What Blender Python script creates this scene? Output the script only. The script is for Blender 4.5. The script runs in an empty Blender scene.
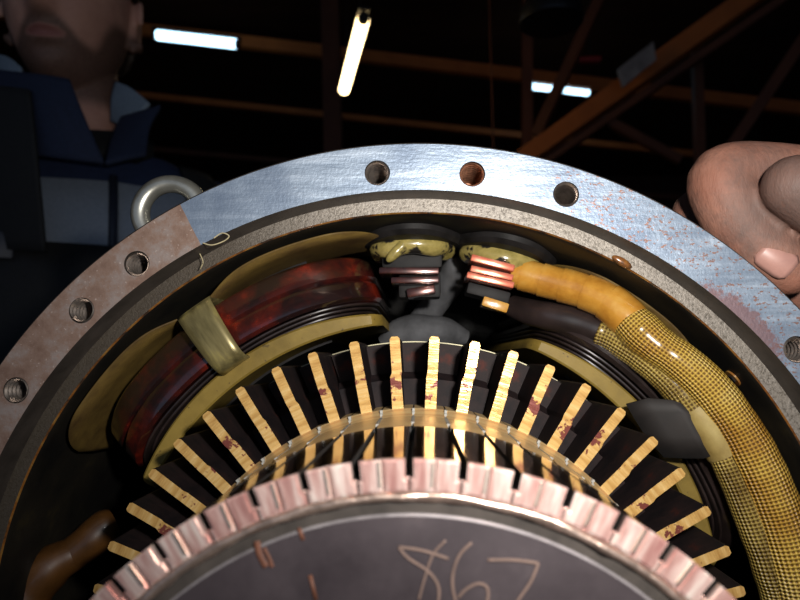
import bpy, bmesh, math, random
from mathutils import Vector, Matrix, noise
random.seed(7)
PI = math.pi; R_ = math.radians
sc = bpy.context.scene
COL = sc.collection

# ------------------------------------------------------------------ camera
H = 1.20                                   # lens height above the floor
FPX = 650.0                                # focal length for an 800 px wide frame
cam_d = bpy.data.cameras.new('camera'); cam = bpy.data.objects.new('camera', cam_d); COL.objects.link(cam)
cam.location = (0, 0, H)
yaw, pitch = 0.02939, 0.09126
cam.rotation_euler = (PI/2 + pitch, 0, yaw)
cam_d.sensor_width = 36; cam_d.lens = FPX/800*36
cam_d.clip_start = 0.01; cam_d.clip_end = 100
cam_d.dof.use_dof = True; cam_d.dof.focus_distance = 0.195; cam_d.dof.aperture_fstop = 20
sc.camera = cam

# ------------------------------------------------------------------ light and exposure
vs = sc.view_settings
vs.view_transform = 'Standard'; vs.look = 'None'; vs.gamma = 1; vs.use_curve_mapping = False
vs.exposure = 0.0
w = bpy.data.worlds.new('daylight'); sc.world = w; w.use_nodes = True
w.node_tree.nodes['Background'].inputs[0].default_value = (0.50, 0.68, 1.0, 1)
w.node_tree.nodes['Background'].inputs[1].default_value = 0.25
fl = bpy.data.lights.new('camera_flash', 'SPOT'); flo = bpy.data.objects.new('camera_flash', fl); COL.objects.link(flo)
flo.location = (0.037, 0.0, H + 0.030); fl.energy = 3.0; fl.shadow_soft_size = 0.006; fl.color = (1.0, 0.96, 0.90)
fl.spot_size = R_(140); fl.spot_blend = 1.0
flo.rotation_euler = (R_(103), 0, R_(-1))

# ------------------------------------------------------------------ geometry helpers
AX, AZ = -0.00122, -0.08291               # motor axis, relative to the lens; the axis runs along +y
AXIS = Vector((AX, 0, H + AZ))
cd = Vector((-math.sin(yaw)*math.cos(pitch), math.cos(yaw)*math.cos(pitch), math.sin(pitch)))
cr = cd.cross(Vector((0, 0, 1))).normalized(); cu = cr.cross(cd)
def P(px, py, y):                          # point at depth y
    ray = cr*((px-400)/FPX) + cu*((300-py)/FPX) + cd
    return ray*(y/ray.y) + Vector((0, 0, H))
def L(px, py, y):                          # the same, relative to the motor axis
    return P(px, py, y) - AXIS
def cyl(r, th, y): return Vector((r*math.sin(th), y, r*math.cos(th)))

def link(o, parent=None):
    COL.objects.link(o)
    if parent is not None: o.parent = parent
    return o
def tag(o, label=None, cat=None, group=None, kind=None):
    if label: o['label'] = label
    if cat: o['category'] = cat
    if group: o['group'] = group
    if kind: o['kind'] = kind
    return o
def empty(name, loc, label=None, cat=None, group=None):
    o = bpy.data.objects.new(name, None); o.empty_display_size = 0.02; o.location = loc
    link(o); return tag(o, label, cat, group)
class MB:
    def __init__(s): s.v = []; s.f = []; s.m = []; s.uv = []
    def quadgrid(s, rows, mi=0, closed_u=False, closed_v=False, uvs=None):
        n = len(rows); k = len(rows[0]); b = len(s.v)
        for r in rows: s.v.extend(r)
        for i in range(n if closed_u else n-1):
            for j in range(k if closed_v else k-1):
                a = b+i*k+j; c = b+((i+1) % n)*k+j; j1 = (j+1) % k
                s.f.append((a, b+i*k+j1, b+((i+1) % n)*k+j1, c)); s.m.append(mi)
                if uvs: 
                    u0, u1 = uvs[0][i], uvs[0][i+1]; v0, v1 = uvs[1][j], uvs[1][j+1]
                    s.uv.append(((u0, v0), (u0, v1), (u1, v1), (u1, v0)))
                else: s.uv.append(((0, 0),)*4)
    def poly(s, pts, mi=0):
        b = len(s.v); s.v.extend(pts); s.f.append(tuple(range(b, b+len(pts)))); s.m.append(mi); s.uv.append(((0, 0),)*len(pts))
    def prism(s, pts, y0, y1, mi_front=0, mi_side=None, mi_back=None):
        """pts: (x, z) outline; extruded along y"""
        ms = mi_front if mi_side is None else mi_side; mb = ms if mi_back is None else mi_back
        b = len(s.v); n = len(pts)
        s.v.extend([(p[0], y0, p[1]) for p in pts]); s.v.extend([(p[0], y1, p[1]) for p in pts])
        s.f.append(tuple(range(b, b+n))); s.m.append(mi_front); s.uv.append(((0, 0),)*n)
        s.f.append(tuple(range(b+2*n-1, b+n-1, -1))); s.m.append(mb); s.uv.append(((0, 0),)*n)
        for i in range(n):
            j = (i+1) % n
            s.f.append((b+i, b+n+i, b+n+j, b+j)); s.m.append(ms); s.uv.append(((0, 0),)*4)
    def box(s, c, sx, sy, sz, mat=None, mi=0):
        b = len(s.v)
        for dz in (-1, 1):
            for dx, dy in ((-1, -1), (1, -1), (1, 1), (-1, 1)):
                p = Vector((dx*sx/2, dy*sy/2, dz*sz/2))
                if mat is not None: p = mat @ p
                s.v.append(Vector(c)+p)
        for f in ((0, 3, 2, 1), (4, 5, 6, 7), (0, 1, 5, 4), (1, 2, 6, 5), (2, 3, 7, 6), (3, 0, 4, 7)):
            s.f.append(tuple(b+i for i in f)); s.m.append(mi); s.uv.append(((0, 0),)*4)
    def mesh(s, name, mats, smooth=True, angle=32, recalc=True, uv=False):
        me = bpy.data.meshes.new(name)
        me.from_pydata([tuple(v) for v in s.v], [], s.f)
        me.polygons.foreach_set('material_index', s.m)
        for m in mats: me.materials.append(m)
        if uv:
            ul = me.uv_layers.new(name='UVMap')
            i = 0
            for q in s.uv:
                for c in q: ul.data[i].uv = c; i += 1
        if recalc:
            bm = bmesh.new(); bm.from_mesh(me)
            bmesh.ops.remove_doubles(bm, verts=bm.verts, dist=1e-7)
            bmesh.ops.recalc_face_normals(bm, faces=bm.faces); bm.to_mesh(me); bm.free()
        if smooth:
            me.polygons.foreach_set('use_smooth', [True]*len(me.polygons)); me.set_sharp_from_angle(angle=R_(angle))
        me.update(); return me
    def build(s, name, mats, parent=None, **k):
        if not isinstance(mats, (list, tuple)): mats = [mats]
        return link(bpy.data.objects.new(name, s.mesh(name, mats, **k)), parent)
def bevelled(o, width, seg=2):
    bm = bmesh.new(); bm.from_mesh(o.data)
    es = [e for e in bm.edges if e.is_manifold and e.calc_face_angle(0) > 0.6]
    bmesh.ops.bevel(bm, geom=es, offset=width, segments=seg, affect='EDGES', profile=0.6)
    bm.to_mesh(o.data); bm.free()
    o.data.polygons.foreach_set('use_smooth', [True]*len(o.data.polygons)); o.data.set_sharp_from_angle(angle=R_(40))
    return o
def catmull(pts, n=10):
    """pts: list of tuples of any length"""
    out = []
    q = [pts[0]]+list(pts)+[pts[-1]]
    for i in range(1, len(q)-2):
        for k in range(n):
            t = k/n; t2 = t*t; t3 = t2*t
            out.append([0.5*((2*b)+(-a+c)*t+(2*a-5*b+4*c-d)*t2+(-a+3*b-3*c+d)*t3) for a, b, c, d in zip(q[i-1], q[i], q[i+1], q[i+2])])
    out.append(list(q[-2])); return out
def tube(path, rad, seg=20, caps=True, mb=None, mi=0, flat=1.0, bump=None):
    """path: Vectors; rad: list or number"""
    mb = mb or MB(); n = len(path)
    rr = rad if isinstance(rad, (list, tuple)) else [rad]*n
    path = [Vector(p) for p in path]
    T = [(path[min(i+1, n-1)]-path[max(i-1, 0)]).normalized() for i in range(n)]
    up = Vector((0, 0, 1)) if abs(T[0].z) < 0.9 else Vector((1, 0, 0))
    N = (up - T[0]*up.dot(T[0])).normalized(); rows = []; us = [0.0]
    for i in range(n):
        if i: 
            N = (N - T[i]*N.dot(T[i])).normalized(); us.append(us[-1]+(path[i]-path[i-1]).length)
        B = T[i].cross(N)
        row = []
        for j in range(seg):
            a = 2*PI*j/seg
            r = rr[i] + (bump(i, j) if bump else 0)
            row.append(path[i] + N*(math.cos(a)*r*flat) + B*(math.sin(a)*r))
        rows.append(row)
    vsx = [2*PI*j/seg for j in range(seg+1)]
    mb.quadgrid(rows, mi, closed_v=True, uvs=(us, vsx))
    if caps:
        mb.poly(list(reversed(rows[0])), mi); mb.poly(rows[-1], mi)
    return mb
def capsule_chain(pts, seg=16, mb=None, sub=6):
    """pts: (x,y,z,r); smooth tapering limb with rounded ends"""
    c = catmull([tuple(p) for p in pts], sub)
    path = [Vector(q[:3]) for q in c]; rad = [q[3] for q in c]
    def cap(p, d, r):
        return [(p + d*(r*math.sin(a)), max(r*math.cos(a), r*0.02)) for a in (R_(25), R_(50), R_(70), R_(85))]
    d0 = (path[0]-path[1]).normalized(); d1 = (path[-1]-path[-2]).normalized()
    a = list(reversed(cap(path[0], d0, rad[0]))); b = cap(path[-1], d1, rad[-1])
    pp = [x[0] for x in a]+path+[x[0] for x in b]; r2 = [x[1] for x in a]+rad+[x[1] for x in b]
    return tube(pp, r2, seg, True, mb)
def lathe(profile, seg=128, mb=None, mis=None, closed=True, a0=0.0, a1=2*PI):
    """profile: (r, y); about the motor axis (local y)"""
    mb = mb or MB(); n = len(profile); full = abs(a1-a0-2*PI) < 1e-6
    b = len(mb.v); k = seg if full else seg+1
    for i in range(k):
        th = a0+(a1-a0)*i/seg
        for r, y in profile: mb.v.append(cyl(r, th, y))
    for i in range(seg):
        i1 = (i+1) % k
        for j in range(n if closed else n-1):
            j1 = (j+1) % n
            mb.f.append((b+i*n+j, b+i1*n+j, b+i1*n+j1, b+i*n+j1)); mb.m.append(mis[j] if mis else 0); mb.uv.append(((0, 0),)*4)
    return mb
def ellipsoid(c, rx, ry, rz, rot=None, mb=None, nu=20, nv=12, mi=0):
    mb = mb or MB(); rows = []
    for i in range(nv+1):
        a = -PI/2+PI*i/nv; row = []
        for j in range(nu):
            t = 2*PI*j/nu
            p = Vector((rx*math.cos(a)*math.cos(t), ry*math.cos(a)*math.sin(t), rz*math.sin(a)))
            if rot is not None: p = rot @ p
            row.append(Vector(c)+p)
        rows.append(row)
    mb.quadgrid(rows, mi, closed_v=True); return mb
def voxel(mb, size, name, smooth_it=6):
    o = bpy.data.objects.new('tmp', mb.mesh('tmp', [], smooth=False)); COL.objects.link(o)
    m = o.modifiers.new('r', 'REMESH'); m.mode = 'VOXEL'; m.voxel_size = size; m.use_smooth_shade = True
    if smooth_it:
        s = o.modifiers.new('s', 'SMOOTH'); s.factor = 0.5; s.iterations = smooth_it
    bpy.context.view_layer.update()
    me = bpy.data.meshes.new_from_object(o.evaluated_get(bpy.context.evaluated_depsgraph_get()))
    bpy.data.objects.remove(o); me.name = name
    me.polygons.foreach_set('use_smooth', [True]*len(me.polygons))
    return me

# ------------------------------------------------------------------ material helpers
class NT:
    def __init__(s, name):
        s.mat = bpy.data.materials.new(name); s.mat.use_nodes = True; s.t = s.mat.node_tree; s.n = s.t.nodes
        s.b = s.n['Principled BSDF']; s.tc = None
    def add(s, typ, **props):
        nd = s.n.new(typ)
        for k, v in props.items(): setattr(nd, k, v)
        return nd
    def lk(s, a, b): s.t.links.new(a, b)
    def co(s, which='Object'):
        if s.tc is None: s.tc = s.add('ShaderNodeTexCoord')
        return s.tc.outputs[which]
    def val(s, sock, v):
        if hasattr(v, 'is_linked'): s.lk(v, sock)
        else: sock.default_value = v
    def noise(s, scale, detail=4, rough=0.5, vec=None, out='Fac', mapping=None, rot=None):
        nd = s.add('ShaderNodeTexNoise'); nd.inputs['Scale'].default_value = scale
        nd.inputs['Detail'].default_value = detail; nd.inputs['Roughness'].default_value = rough
        v = vec if vec is not None else s.co()
        if mapping or rot:
            mp = s.add('ShaderNodeMapping'); s.lk(v, mp.inputs[0])
            if mapping: mp.inputs['Scale'].default_value = mapping
            if rot: mp.inputs['Rotation'].default_value = rot
            v = mp.outputs[0]
        s.lk(v, nd.inputs['Vector']); return nd.outputs[out]
    def ramp(s, fac, stops, interp='LINEAR'):
        nd = s.add('ShaderNodeValToRGB'); nd.color_ramp.interpolation = interp
        el = nd.color_ramp.elements
        while len(el) < len(stops): el.new(0.5)
        for e, (p, c) in zip(el, stops): e.position = p; e.color = c if len(c) == 4 else (*c, 1)
        s.lk(fac, nd.inputs[0]); return nd.outputs[0]
    def mix(s, fac, a, b, blend='MIX'):
        nd = s.add('ShaderNodeMix', data_type='RGBA', blend_type=blend)
        for i, v in ((0, fac), (6, a), (7, b)):
            if hasattr(v, 'is_linked'): s.lk(v, nd.inputs[i])
            else: nd.inputs[i].default_value = v if i == 0 else ((*v, 1) if len(v) == 3 else v)
        return nd.outputs[2]
    def math(s, op, a, b=0.0, c=None):
        nd = s.add('ShaderNodeMath', operation=op)
        s.val(nd.inputs[0], a); s.val(nd.inputs[1], b)
        if c is not None: s.val(nd.inputs[2], c)
        return nd.outputs[0]
    def xyz(s, v=None):
        nd = s.add('ShaderNodeSeparateXYZ'); s.lk(v if v is not None else s.co(), nd.inputs[0]); return nd.outputs
    def bump(s, h, strength=0.3, dist=0.001):
        nd = s.add('ShaderNodeBump'); nd.inputs['Strength'].default_value = strength; nd.inputs['Distance'].default_value = dist
        s.lk(h, nd.inputs['Height']); s.lk(nd.outputs[0], s.b.inputs['Normal'])
    def set(s, **k):
        names = dict(col='Base Color', metal='Metallic', rough='Roughness', coat='Coat Weight', coatr='Coat Roughness', spec='Specular IOR Level', ecol='Emission Color', estr='Emission Strength')
        for a, v in k.items():
            sk = s.b.inputs[names[a]]
            if hasattr(v, 'is_linked'): s.lk(v, sk)
            elif isinstance(v, tuple): sk.default_value = (*v, 1) if len(v) == 3 else v
            else: sk.default_value = v
        return s
def simple(name, col, rough=0.5, metal=0.0, var=0.25, scale=200, bump=0.0, bdist=0.0005, **k):
    m = NT(name); n = m.noise(scale, 5, 0.6)
    dark = tuple(c*(1-var) for c in col); lite = tuple(min(1, c*(1+var)) for c in col)
    m.set(col=m.ramp(n, [(0.3, dark), (0.7, lite)]), rough=rough, metal=metal, **k)
    if bump: m.bump(n, bump, bdist)
    return m.mat
M = {}

def mat_face():
    m = NT('machined_steel_face')
    x, y, z = m.xyz()
    n1 = m.noise(300, 6, 0.75, mapping=(0.10, 1, 1), rot=(0, R_(50), 0))       # slanted scour marks
    n2 = m.noise(45, 4, 0.6)
    steel = m.ramp(n1, [(0.30, (0.19, 0.24, 0.31)), (0.5, (0.33, 0.395, 0.48)), (0.70, (0.54, 0.61, 0.70))])
    steel = m.mix(m.ramp(n2, [(0.42, (0, 0, 0)), (0.66, (1, 1, 1))]), steel, (0.20, 0.25, 0.33))
    sp = m.noise(1050, 3, 0.6, mapping=(0.7, 1, 1.2), rot=(0, R_(60), 0))       # rust freckles, more of them to the right
    zone = m.ramp(m.math('ADD', x, m.math('MULTIPLY', n2, 0.06)), [(0.03, (0, 0, 0)), (0.095, (1, 1, 1))])
    thr = m.math('SUBTRACT', 0.76, m.math('MULTIPLY', zone, 0.155))
    spm = m.math('MULTIPLY', m.math('GREATER_THAN', sp, thr), 0.8)
    steel = m.mix(spm, steel, (0.30, 0.13, 0.07))
    # purple-brown scuffed patch on the right
    dx = m.math('SUBTRACT', x, 0.0945); dz = m.math('SUBTRACT', z, 0.0935)
    u = m.math('ADD', m.math('MULTIPLY', dx, 0.72), m.math('MULTIPLY', dz, -0.69))
    v = m.math('ADD', m.math('MULTIPLY', dx, 0.69), m.math('MULTIPLY', dz, 0.72))
    d = m.math('ADD', m.math('POWER', m.math('ABSOLUTE', m.math('DIVIDE', u, 0.017)), 2.0), m.math('POWER', m.math('ABSOLUTE', m.math('DIVIDE', v, 0.0052)), 2.0))
    pm = m.ramp(m.math('ADD', d, m.math('MULTIPLY', m.math('SUBTRACT', m.noise(380, 4, 0.7), 0.5), 2.6)), [(0.55, (1, 1, 1)), (0.95, (0, 0, 0))])
    steel = m.mix(m.math('MULTIPLY', pm, 0.85), steel, (0.26, 0.15, 0.15))
    # left part rusted brown, with a clean edge where the ground area ends
    e = m.math('ADD', m.math('ADD', x, m.math('MULTIPLY', z, 0.543)), m.math('MULTIPLY', m.math('SUBTRACT', n2, 0.5), 0.004))
    left = m.math('LESS_THAN', e, 0.0)
    n3 = m.noise(110, 6, 0.7)
    rust = m.ramp(n3, [(0.28, (0.15, 0.085, 0.06)), (0.48, (0.23, 0.15, 0.115)), (0.62, (0.27, 0.22, 0.20)), (0.8, (0.30, 0.15, 0.09))])
    rs = m.noise(900, 3, 0.6); rust = m.mix(m.math('MULTIPLY', m.math('GREATER_THAN', rs, 0.66), 0.5), rust, (0.55, 0.45, 0.40))
    col = m.mix(left, steel, rust)
    m.set(col=col, metal=m.math('SUBTRACT', 0.72, m.math('MULTIPLY', left, 0.40)), rough=m.math('ADD', 0.42, m.math('MULTIPLY', left, 0.12)))
    m.bump(m.math('ADD', n1, m.math('MULTIPLY', rs, 0.6)), 0.35, 0.0004)
    return m.mat
M['face'] = mat_face()
def mat_lip():
    m = NT('pitted_steel_lip'); x, y, z = m.xyz()
    n = m.noise(1500, 3, 0.7); n2 = m.noise(60, 4, 0.6)
    c = m.ramp(n, [(0.36, (0.05, 0.045, 0.04)), (0.46, (0.19, 0.172, 0.155)), (0.7, (0.29, 0.265, 0.24))])
    c = m.mix(m.math('MULTIPLY', n2, 0.5), c, (0.25, 0.21, 0.16))
    left = m.ramp(m.math('ADD', x, m.math('MULTIPLY', z, 0.5)), [(0.0, (1, 1, 1)), (0.05, (0, 0, 0))])
    c = m.mix(m.math('MULTIPLY', left, 0.85), c, (0.060, 0.046, 0.032))
    m.set(col=c, metal=0.5, rough=0.48); m.bump(n, 0.4, 0.0004); return m.mat
M['lip'] = mat_lip()
M['rabbet'] = simple('shade_dark_steel_step', (0.060, 0.050, 0.044), 0.5, 0.4, 0.4, 120)  # steel with the shadow of the stepped groove put into its colour
def mat_edge():
    m = NT('varnish_run_edge'); n = m.noise(130, 4, 0.6)
    m.set(col=m.ramp(n, [(0.40, (0.05, 0.03, 0.02)), (0.52, (0.24, 0.09, 0.02)), (0.7, (0.34, 0.22, 0.06))]), rough=0.25, metal=0.2, coat=0.6); return m.mat
M['edge'] = mat_edge()
def mat_bore():
    m = NT('black_bore_varnish'); n = m.noise(35, 5, 0.6)
    m.set(col=m.ramp(n, [(0.4, (0.006, 0.0055, 0.005)), (0.62, (0.013, 0.011, 0.008)), (0.8, (0.04, 0.03, 0.012))]), rough=0.5, spec=0.2); m.bump(n, 0.2, 0.001); return m.mat
M['bore'] = mat_bore()
M['thread'] = simple('thread_steel', (0.42, 0.36, 0.32), 0.32, 0.9, 0.35, 300)
M['thread_rust'] = simple('thread_rusty_steel', (0.42, 0.20, 0.12), 0.45, 0.7, 0.4, 300)
M['eye'] = simple('galvanised_eye', (0.42, 0.41, 0.36), 0.30, 0.8, 0.3, 90, 0.15)
def mat_olive(name, a, b, spots=True):
    m = NT(name); n = m.noise(70, 5, 0.6); n2 = m.noise(420, 2, 0.5)
    c = m.ramp(n, [(0.3, a), (0.7, b)])
    if spots: c = m.mix(m.math('MULTIPLY', m.math('GREATER_THAN', n2, 0.68), 0.7), c, (0.05, 0.03, 0.01))
    m.set(col=c, rough=0.55, spec=0.3); m.bump(n2, 0.15, 0.0004); return m.mat
M['plate'] = mat_olive('olive_insulation_board', (0.13, 0.085, 0.014), (0.23, 0.155, 0.03))
M['sheet'] = mat_olive('olive_brown_insulation_sheet', (0.05, 0.028, 0.009), (0.15, 0.095, 0.022), False)
def mat_strap():
    m = NT('olive_metal_strap'); n = m.noise(300, 4, 0.6, mapping=(1, 1, 0.15), rot=(0, R_(-35), 0))
    m.set(col=m.ramp(n, [(0.3, (0.10, 0.08, 0.03)), (0.55, (0.22, 0.18, 0.075)), (0.75, (0.40, 0.33, 0.10))]), rough=0.34, metal=0.45); m.bump(n, 0.2, 0.0003); return m.mat
M['strap'] = mat_strap()
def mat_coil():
    m = NT('red_brown_coil_varnish'); n = m.noise(60, 4, 0.6)  # dark varnish, its red highlights put into the colour as noise patches
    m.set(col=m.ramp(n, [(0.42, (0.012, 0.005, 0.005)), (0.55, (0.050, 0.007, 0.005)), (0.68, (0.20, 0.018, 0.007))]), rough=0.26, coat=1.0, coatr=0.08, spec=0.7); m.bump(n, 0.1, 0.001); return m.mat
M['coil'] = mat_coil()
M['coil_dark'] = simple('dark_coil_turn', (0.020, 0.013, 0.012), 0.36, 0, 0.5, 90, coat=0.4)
M['black'] = simple('black_insulation', (0.011, 0.010, 0.010), 0.55, 0, 0.5, 120, 0.2, spec=0.15)
def mat_resin():
    m = NT('olive_resin_with_black_paint'); n = m.noise(95, 3, 0.6); n2 = m.noise(220, 3, 0.6)
    c = m.ramp(n2, [(0.35, (0.20, 0.16, 0.045)), (0.65, (0.34, 0.27, 0.09))])
    c = m.mix(m.ramp(n, [(0.50, (0, 0, 0)), (0.54, (1, 1, 1))]), c, (0.018, 0.016, 0.014))
    m.set(col=c, rough=0.2, coat=0.6, coatr=0.08); return m.mat
M['resin'] = mat_resin()
def mat_lug(name, dark):
    m = NT(name); n = m.noise(120, 4, 0.6)
    if dark: c = m.ramp(n, [(0.40, (0.022, 0.008, 0.007)), (0.62, (0.07, 0.018, 0.012)), (0.8, (0.24, 0.06, 0.03))])
    else: c = m.ramp(n, [(0.25, (0.35, 0.06, 0.03)), (0.5, (0.62, 0.16, 0.09)), (0.75, (0.75, 0.38, 0.26))])
    m.set(col=c, rough=0.25, metal=0.45, coat=0.6, coatr=0.1); return m.mat
M['lug'] = mat_lug('bare_copper_lug', False); M['lug_dark'] = mat_lug('dark_copper_lug', True)
def mat_tape():
    m = NT('varnished_orange_tape'); n = m.noise(80, 4, 0.6)
    m.set(col=m.ramp(n, [(0.3, (0.27, 0.10, 0.010)), (0.55, (0.44, 0.21, 0.03)), (0.8, (0.54, 0.33, 0.08))]), rough=0.24, coat=1.0, coatr=0.06); m.bump(n, 0.25, 0.001); return m.mat
M['tape'] = mat_tape()
def mat_braid(name, c0, c1, c2, kr):
    """woven sleeve; uv = (metres along, angle around)"""
    m = NT(name); nd = m.add('ShaderNodeUVMap'); u, v, _ = m.xyz(nd.outputs[0])
    pu = m.math('MULTIPLY', u, 2*PI/0.0023); pv = m.math('MULTIPLY', v, kr)
    a = m.math('SINE', m.math('ADD', pu, pv)); b = m.math('SINE', m.math('SUBTRACT', pu, pv))
    h = m.math('ADD', m.math('MULTIPLY', m.math('MULTIPLY', a, b), 0.5), 0.5)
    n = m.noise(55, 4, 0.6); base = m.ramp(n, [(0.32, c0), (0.55, c1), (0.75, c2)])
    col = m.mix(m.ramp(h, [(0.15, (0, 0, 0)), (0.6, (1, 1, 1))]), m.mix(1.0, base, (0.22, 0.14, 0.05), 'MULTIPLY'), base)
    m.set(col=col, rough=0.33, coat=0.5, coatr=0.2); m.bump(h, 0.9, 0.0008); return m.mat
M['braid'] = mat_braid('golden_braided_sleeve', (0.34, 0.17, 0.02), (0.52, 0.34, 0.06), (0.58, 0.44, 0.14), 17)
M['braid_dim'] = mat_braid('olive_braided_sleeve', (0.16, 0.10, 0.02), (0.40, 0.29, 0.07), (0.50, 0.40, 0.14), 14)
M['band'] = mat_olive('brown_olive_tape_band', (0.16, 0.10, 0.025), (0.36, 0.28, 0.10), False)
M['cloth_lead'] = simple('grey_cloth_sleeve', (0.060, 0.060, 0.064), 0.8, 0, 0.4, 140)
# armature
def mat_track():
    m = NT('polished_copper_track'); n = m.noise(500, 3, 0.6, mapping=(1, 0.05, 1))
    m.set(col=m.ramp(n, [(0.3, (0.62, 0.42, 0.26)), (0.7, (0.80, 0.60, 0.38))]), metal=1.0, rough=0.10); return m.mat
M['track'] = mat_track()
def mat_cut(name, stain):
    m = NT(name); oi = m.add('ShaderNodeObjectInfo')
    w_ = m.noise(900, 3, 0.6, mapping=(0.12, 1, 1))
    c = m.ramp(w_, [(0.3, (0.40, 0.22, 0.065)), (0.5, (0.54, 0.33, 0.11)), (0.72, (0.66, 0.46, 0.20))])
    if stain:
        mp = m.add('ShaderNodeVectorMath', operation='ADD'); m.lk(m.co(), mp.inputs[0])
        cb = m.add('ShaderNodeCombineXYZ'); m.lk(m.math('MULTIPLY', oi.outputs['Random'], 3.0), cb.inputs[0]); m.lk(cb.outputs[0], mp.inputs[1])
        n = m.noise(230, 4, 0.65, vec=mp.outputs[0]); x, y, z = m.xyz()
        mid = m.math('SUBTRACT', 1.0, m.math('MULTIPLY', m.math('ABSOLUTE', m.math('SUBTRACT', z, 0.077)), 180))
        s_ = m.ramp(m.math('ADD', n, m.math('MULTIPLY', mid, 0.12)), [(0.625, (0, 0, 0)), (0.66, (1, 1, 1))])
        c = m.mix(s_, c, (0.16, 0.045, 0.035))
    m.set(col=c, metal=0.3, rough=0.22, spec=0.3); m.bump(w_, 0.5, 0.0003); return m.mat
M['cut'] = mat_cut('sawn_brass_coloured_riser_edge', True)
def mat_unworn():
    m = NT('unworn_copper_band'); x, y, z = m.xyz(); n = m.noise(250, 4, 0.6, mapping=(0.2, 2.5, 1))
    c = m.ramp(n, [(0.3, (0.52, 0.24, 0.10)), (0.5, (0.76, 0.53, 0.25)), (0.7, (0.76, 0.58, 0.30))])
    m.set(col=c, metal=0.5, rough=0.42); return m.mat
M['unworn'] = mat_unworn()
def mat_pink():
    m = NT('pink_copper_bar_end'); oi = m.add('ShaderNodeObjectInfo')
    va = m.add('ShaderNodeVectorMath', operation='ADD'); m.lk(m.co(), va.inputs[0]); cb = m.add('ShaderNodeCombineXYZ'); m.lk(m.math('MULTIPLY', oi.outputs['Random'], 2.0), cb.inputs[0]); m.lk(cb.outputs[0], va.inputs[1])
    n = m.noise(420, 4, 0.65, vec=va.outputs[0], mapping=(1, 1, 0.12))
    c = m.ramp(n, [(0.32, (0.40, 0.19, 0.17)), (0.46, (0.58, 0.35, 0.31)), (0.58, (0.76, 0.58, 0.52)), (0.70, (0.86, 0.78, 0.70))])
    m.set(col=c, metal=0.55, rough=0.28); m.bump(n, 0.5, 0.0004); return m.mat
M['pink'] = mat_pink()
M['seam'] = simple('bright_seam', (0.80, 0.68, 0.56), 0.28, 0.9, 0.2, 300)
M['mica'] = simple('grey_mica', (0.27, 0.265, 0.245), 0.6, 0, 0.2, 300)
def mat_varn():
    m = NT('dark_riser_varnish'); n = m.noise(140, 4, 0.6)
    m.set(col=m.ramp(n, [(0.4, (0.009, 0.007, 0.008)), (0.62, (0.018, 0.011, 0.011)), (0.78, (0.06, 0.013, 0.008))]), rough=0.6, spec=0.12); m.bump(n, 0.2, 0.0006); return m.mat
M['varn'] = mat_varn()
M['solder'] = simple('lumpy_copper_binding', (0.60, 0.44, 0.36), 0.3, 0.85, 0.4, 380, 0.4)
def mat_disc():
    m = NT('dark_painted_disc'); n = m.noise(38, 6, 0.65); n2 = m.noise(16, 3, 0.5)
    c = m.ramp(n, [(0.35, (0.028, 0.021, 0.024)), (0.55, (0.050, 0.039, 0.043)), (0.75, (0.10, 0.08, 0.082))])
    m.set(col=c, rough=0.42, metal=0.15); m.bump(n, 0.15, 0.0006); return m.mat
M['disc'] = mat_disc()
M['disc_edge'] = simple('disc_edge_steel', (0.34, 0.31, 0.32), 0.35, 0.6, 0.3, 200)
M['groove'] = simple('groove_dark_brown', (0.042, 0.034, 0.029), 0.6, 0.1, 0.4, 200)
M['scratch'] = simple('scratched_copper_mark', (0.15, 0.098, 0.08), 0.6, 0.1, 0.25, 300)
M['scratch_red'] = simple('orange_scrape', (0.12, 0.045, 0.025), 0.6, 0.1, 0.25, 300)
M['dim_tape'] = simple('shade_dark_tape', (0.07, 0.028, 0.006), 0.4, 0, 0.5, 70, 0.2, coat=0.4)  # orange tape again, dimness of the lower left put into its colour
M['binding'] = simple('dull_binding', (0.22, 0.20, 0.13), 0.5, 0.6, 0.6, 60)
M['slot'] = simple('slot_black', (0.012, 0.009, 0.008), 0.7, 0, 0.3, 200)  # near-black for the slot walls and the cable tie
M['wire'] = simple('thin_pale_fibre', (0.40, 0.34, 0.20), 0.5, 0, 0.2)
# hall
def mat_wood(name, a, b, sc_=3.0, bands=None):
    m = NT(name); n = m.noise(sc_, 5, 0.6, mapping=(0.15, 1, 1))
    m.set(col=m.ramp(n, [(0.3, a), (0.7, b)]), rough=0.65); return m.mat
M['roof'] = mat_wood('dark_roof_boards', (0.050, 0.017, 0.007), (0.095, 0.032, 0.012))
M['beam'] = mat_wood('orange_brown_beam', (0.46, 0.115, 0.018), (0.64, 0.175, 0.03), 2.0)
M['beam_dark'] = mat_wood('dark_brown_beam', (0.11, 0.030, 0.010), (0.17, 0.048, 0.016), 2.0)
M['gusset'] = simple('grey_gusset', (0.38, 0.31, 0.27), 0.5, 0.5, 0.3, 8)
M['wall'] = simple('dark_hall_wall', (0.065, 0.026, 0.014), 0.8, 0, 0.3, 1.2)
M['floor'] = simple('hall_concrete', (0.10, 0.095, 0.09), 0.7, 0, 0.3, 2.0)
def emit(name, col, s):
    m = NT(name); m.set(col=(0.8, 0.8, 0.8), ecol=col, estr=s); return m.mat
M['tube_cool'] = emit('lit_cool_tube', (0.50, 0.78, 1.0), 4.0)
M['tube_warm'] = emit('lit_warm_tube', (1.0, 0.74, 0.36), 8.0)
M['lamp_body'] = simple('lamp_body_enamel', (0.035, 0.022, 0.016), 0.5, 0.1, 0.15, 10)
M['shade'] = simple('dark_lamp_shade', (0.03, 0.028, 0.028), 0.4, 0.3, 0.2, 10)
M['red'] = simple('red_enamel', (0.35, 0.02, 0.02), 0.5, 0, 0.2, 10)
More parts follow.
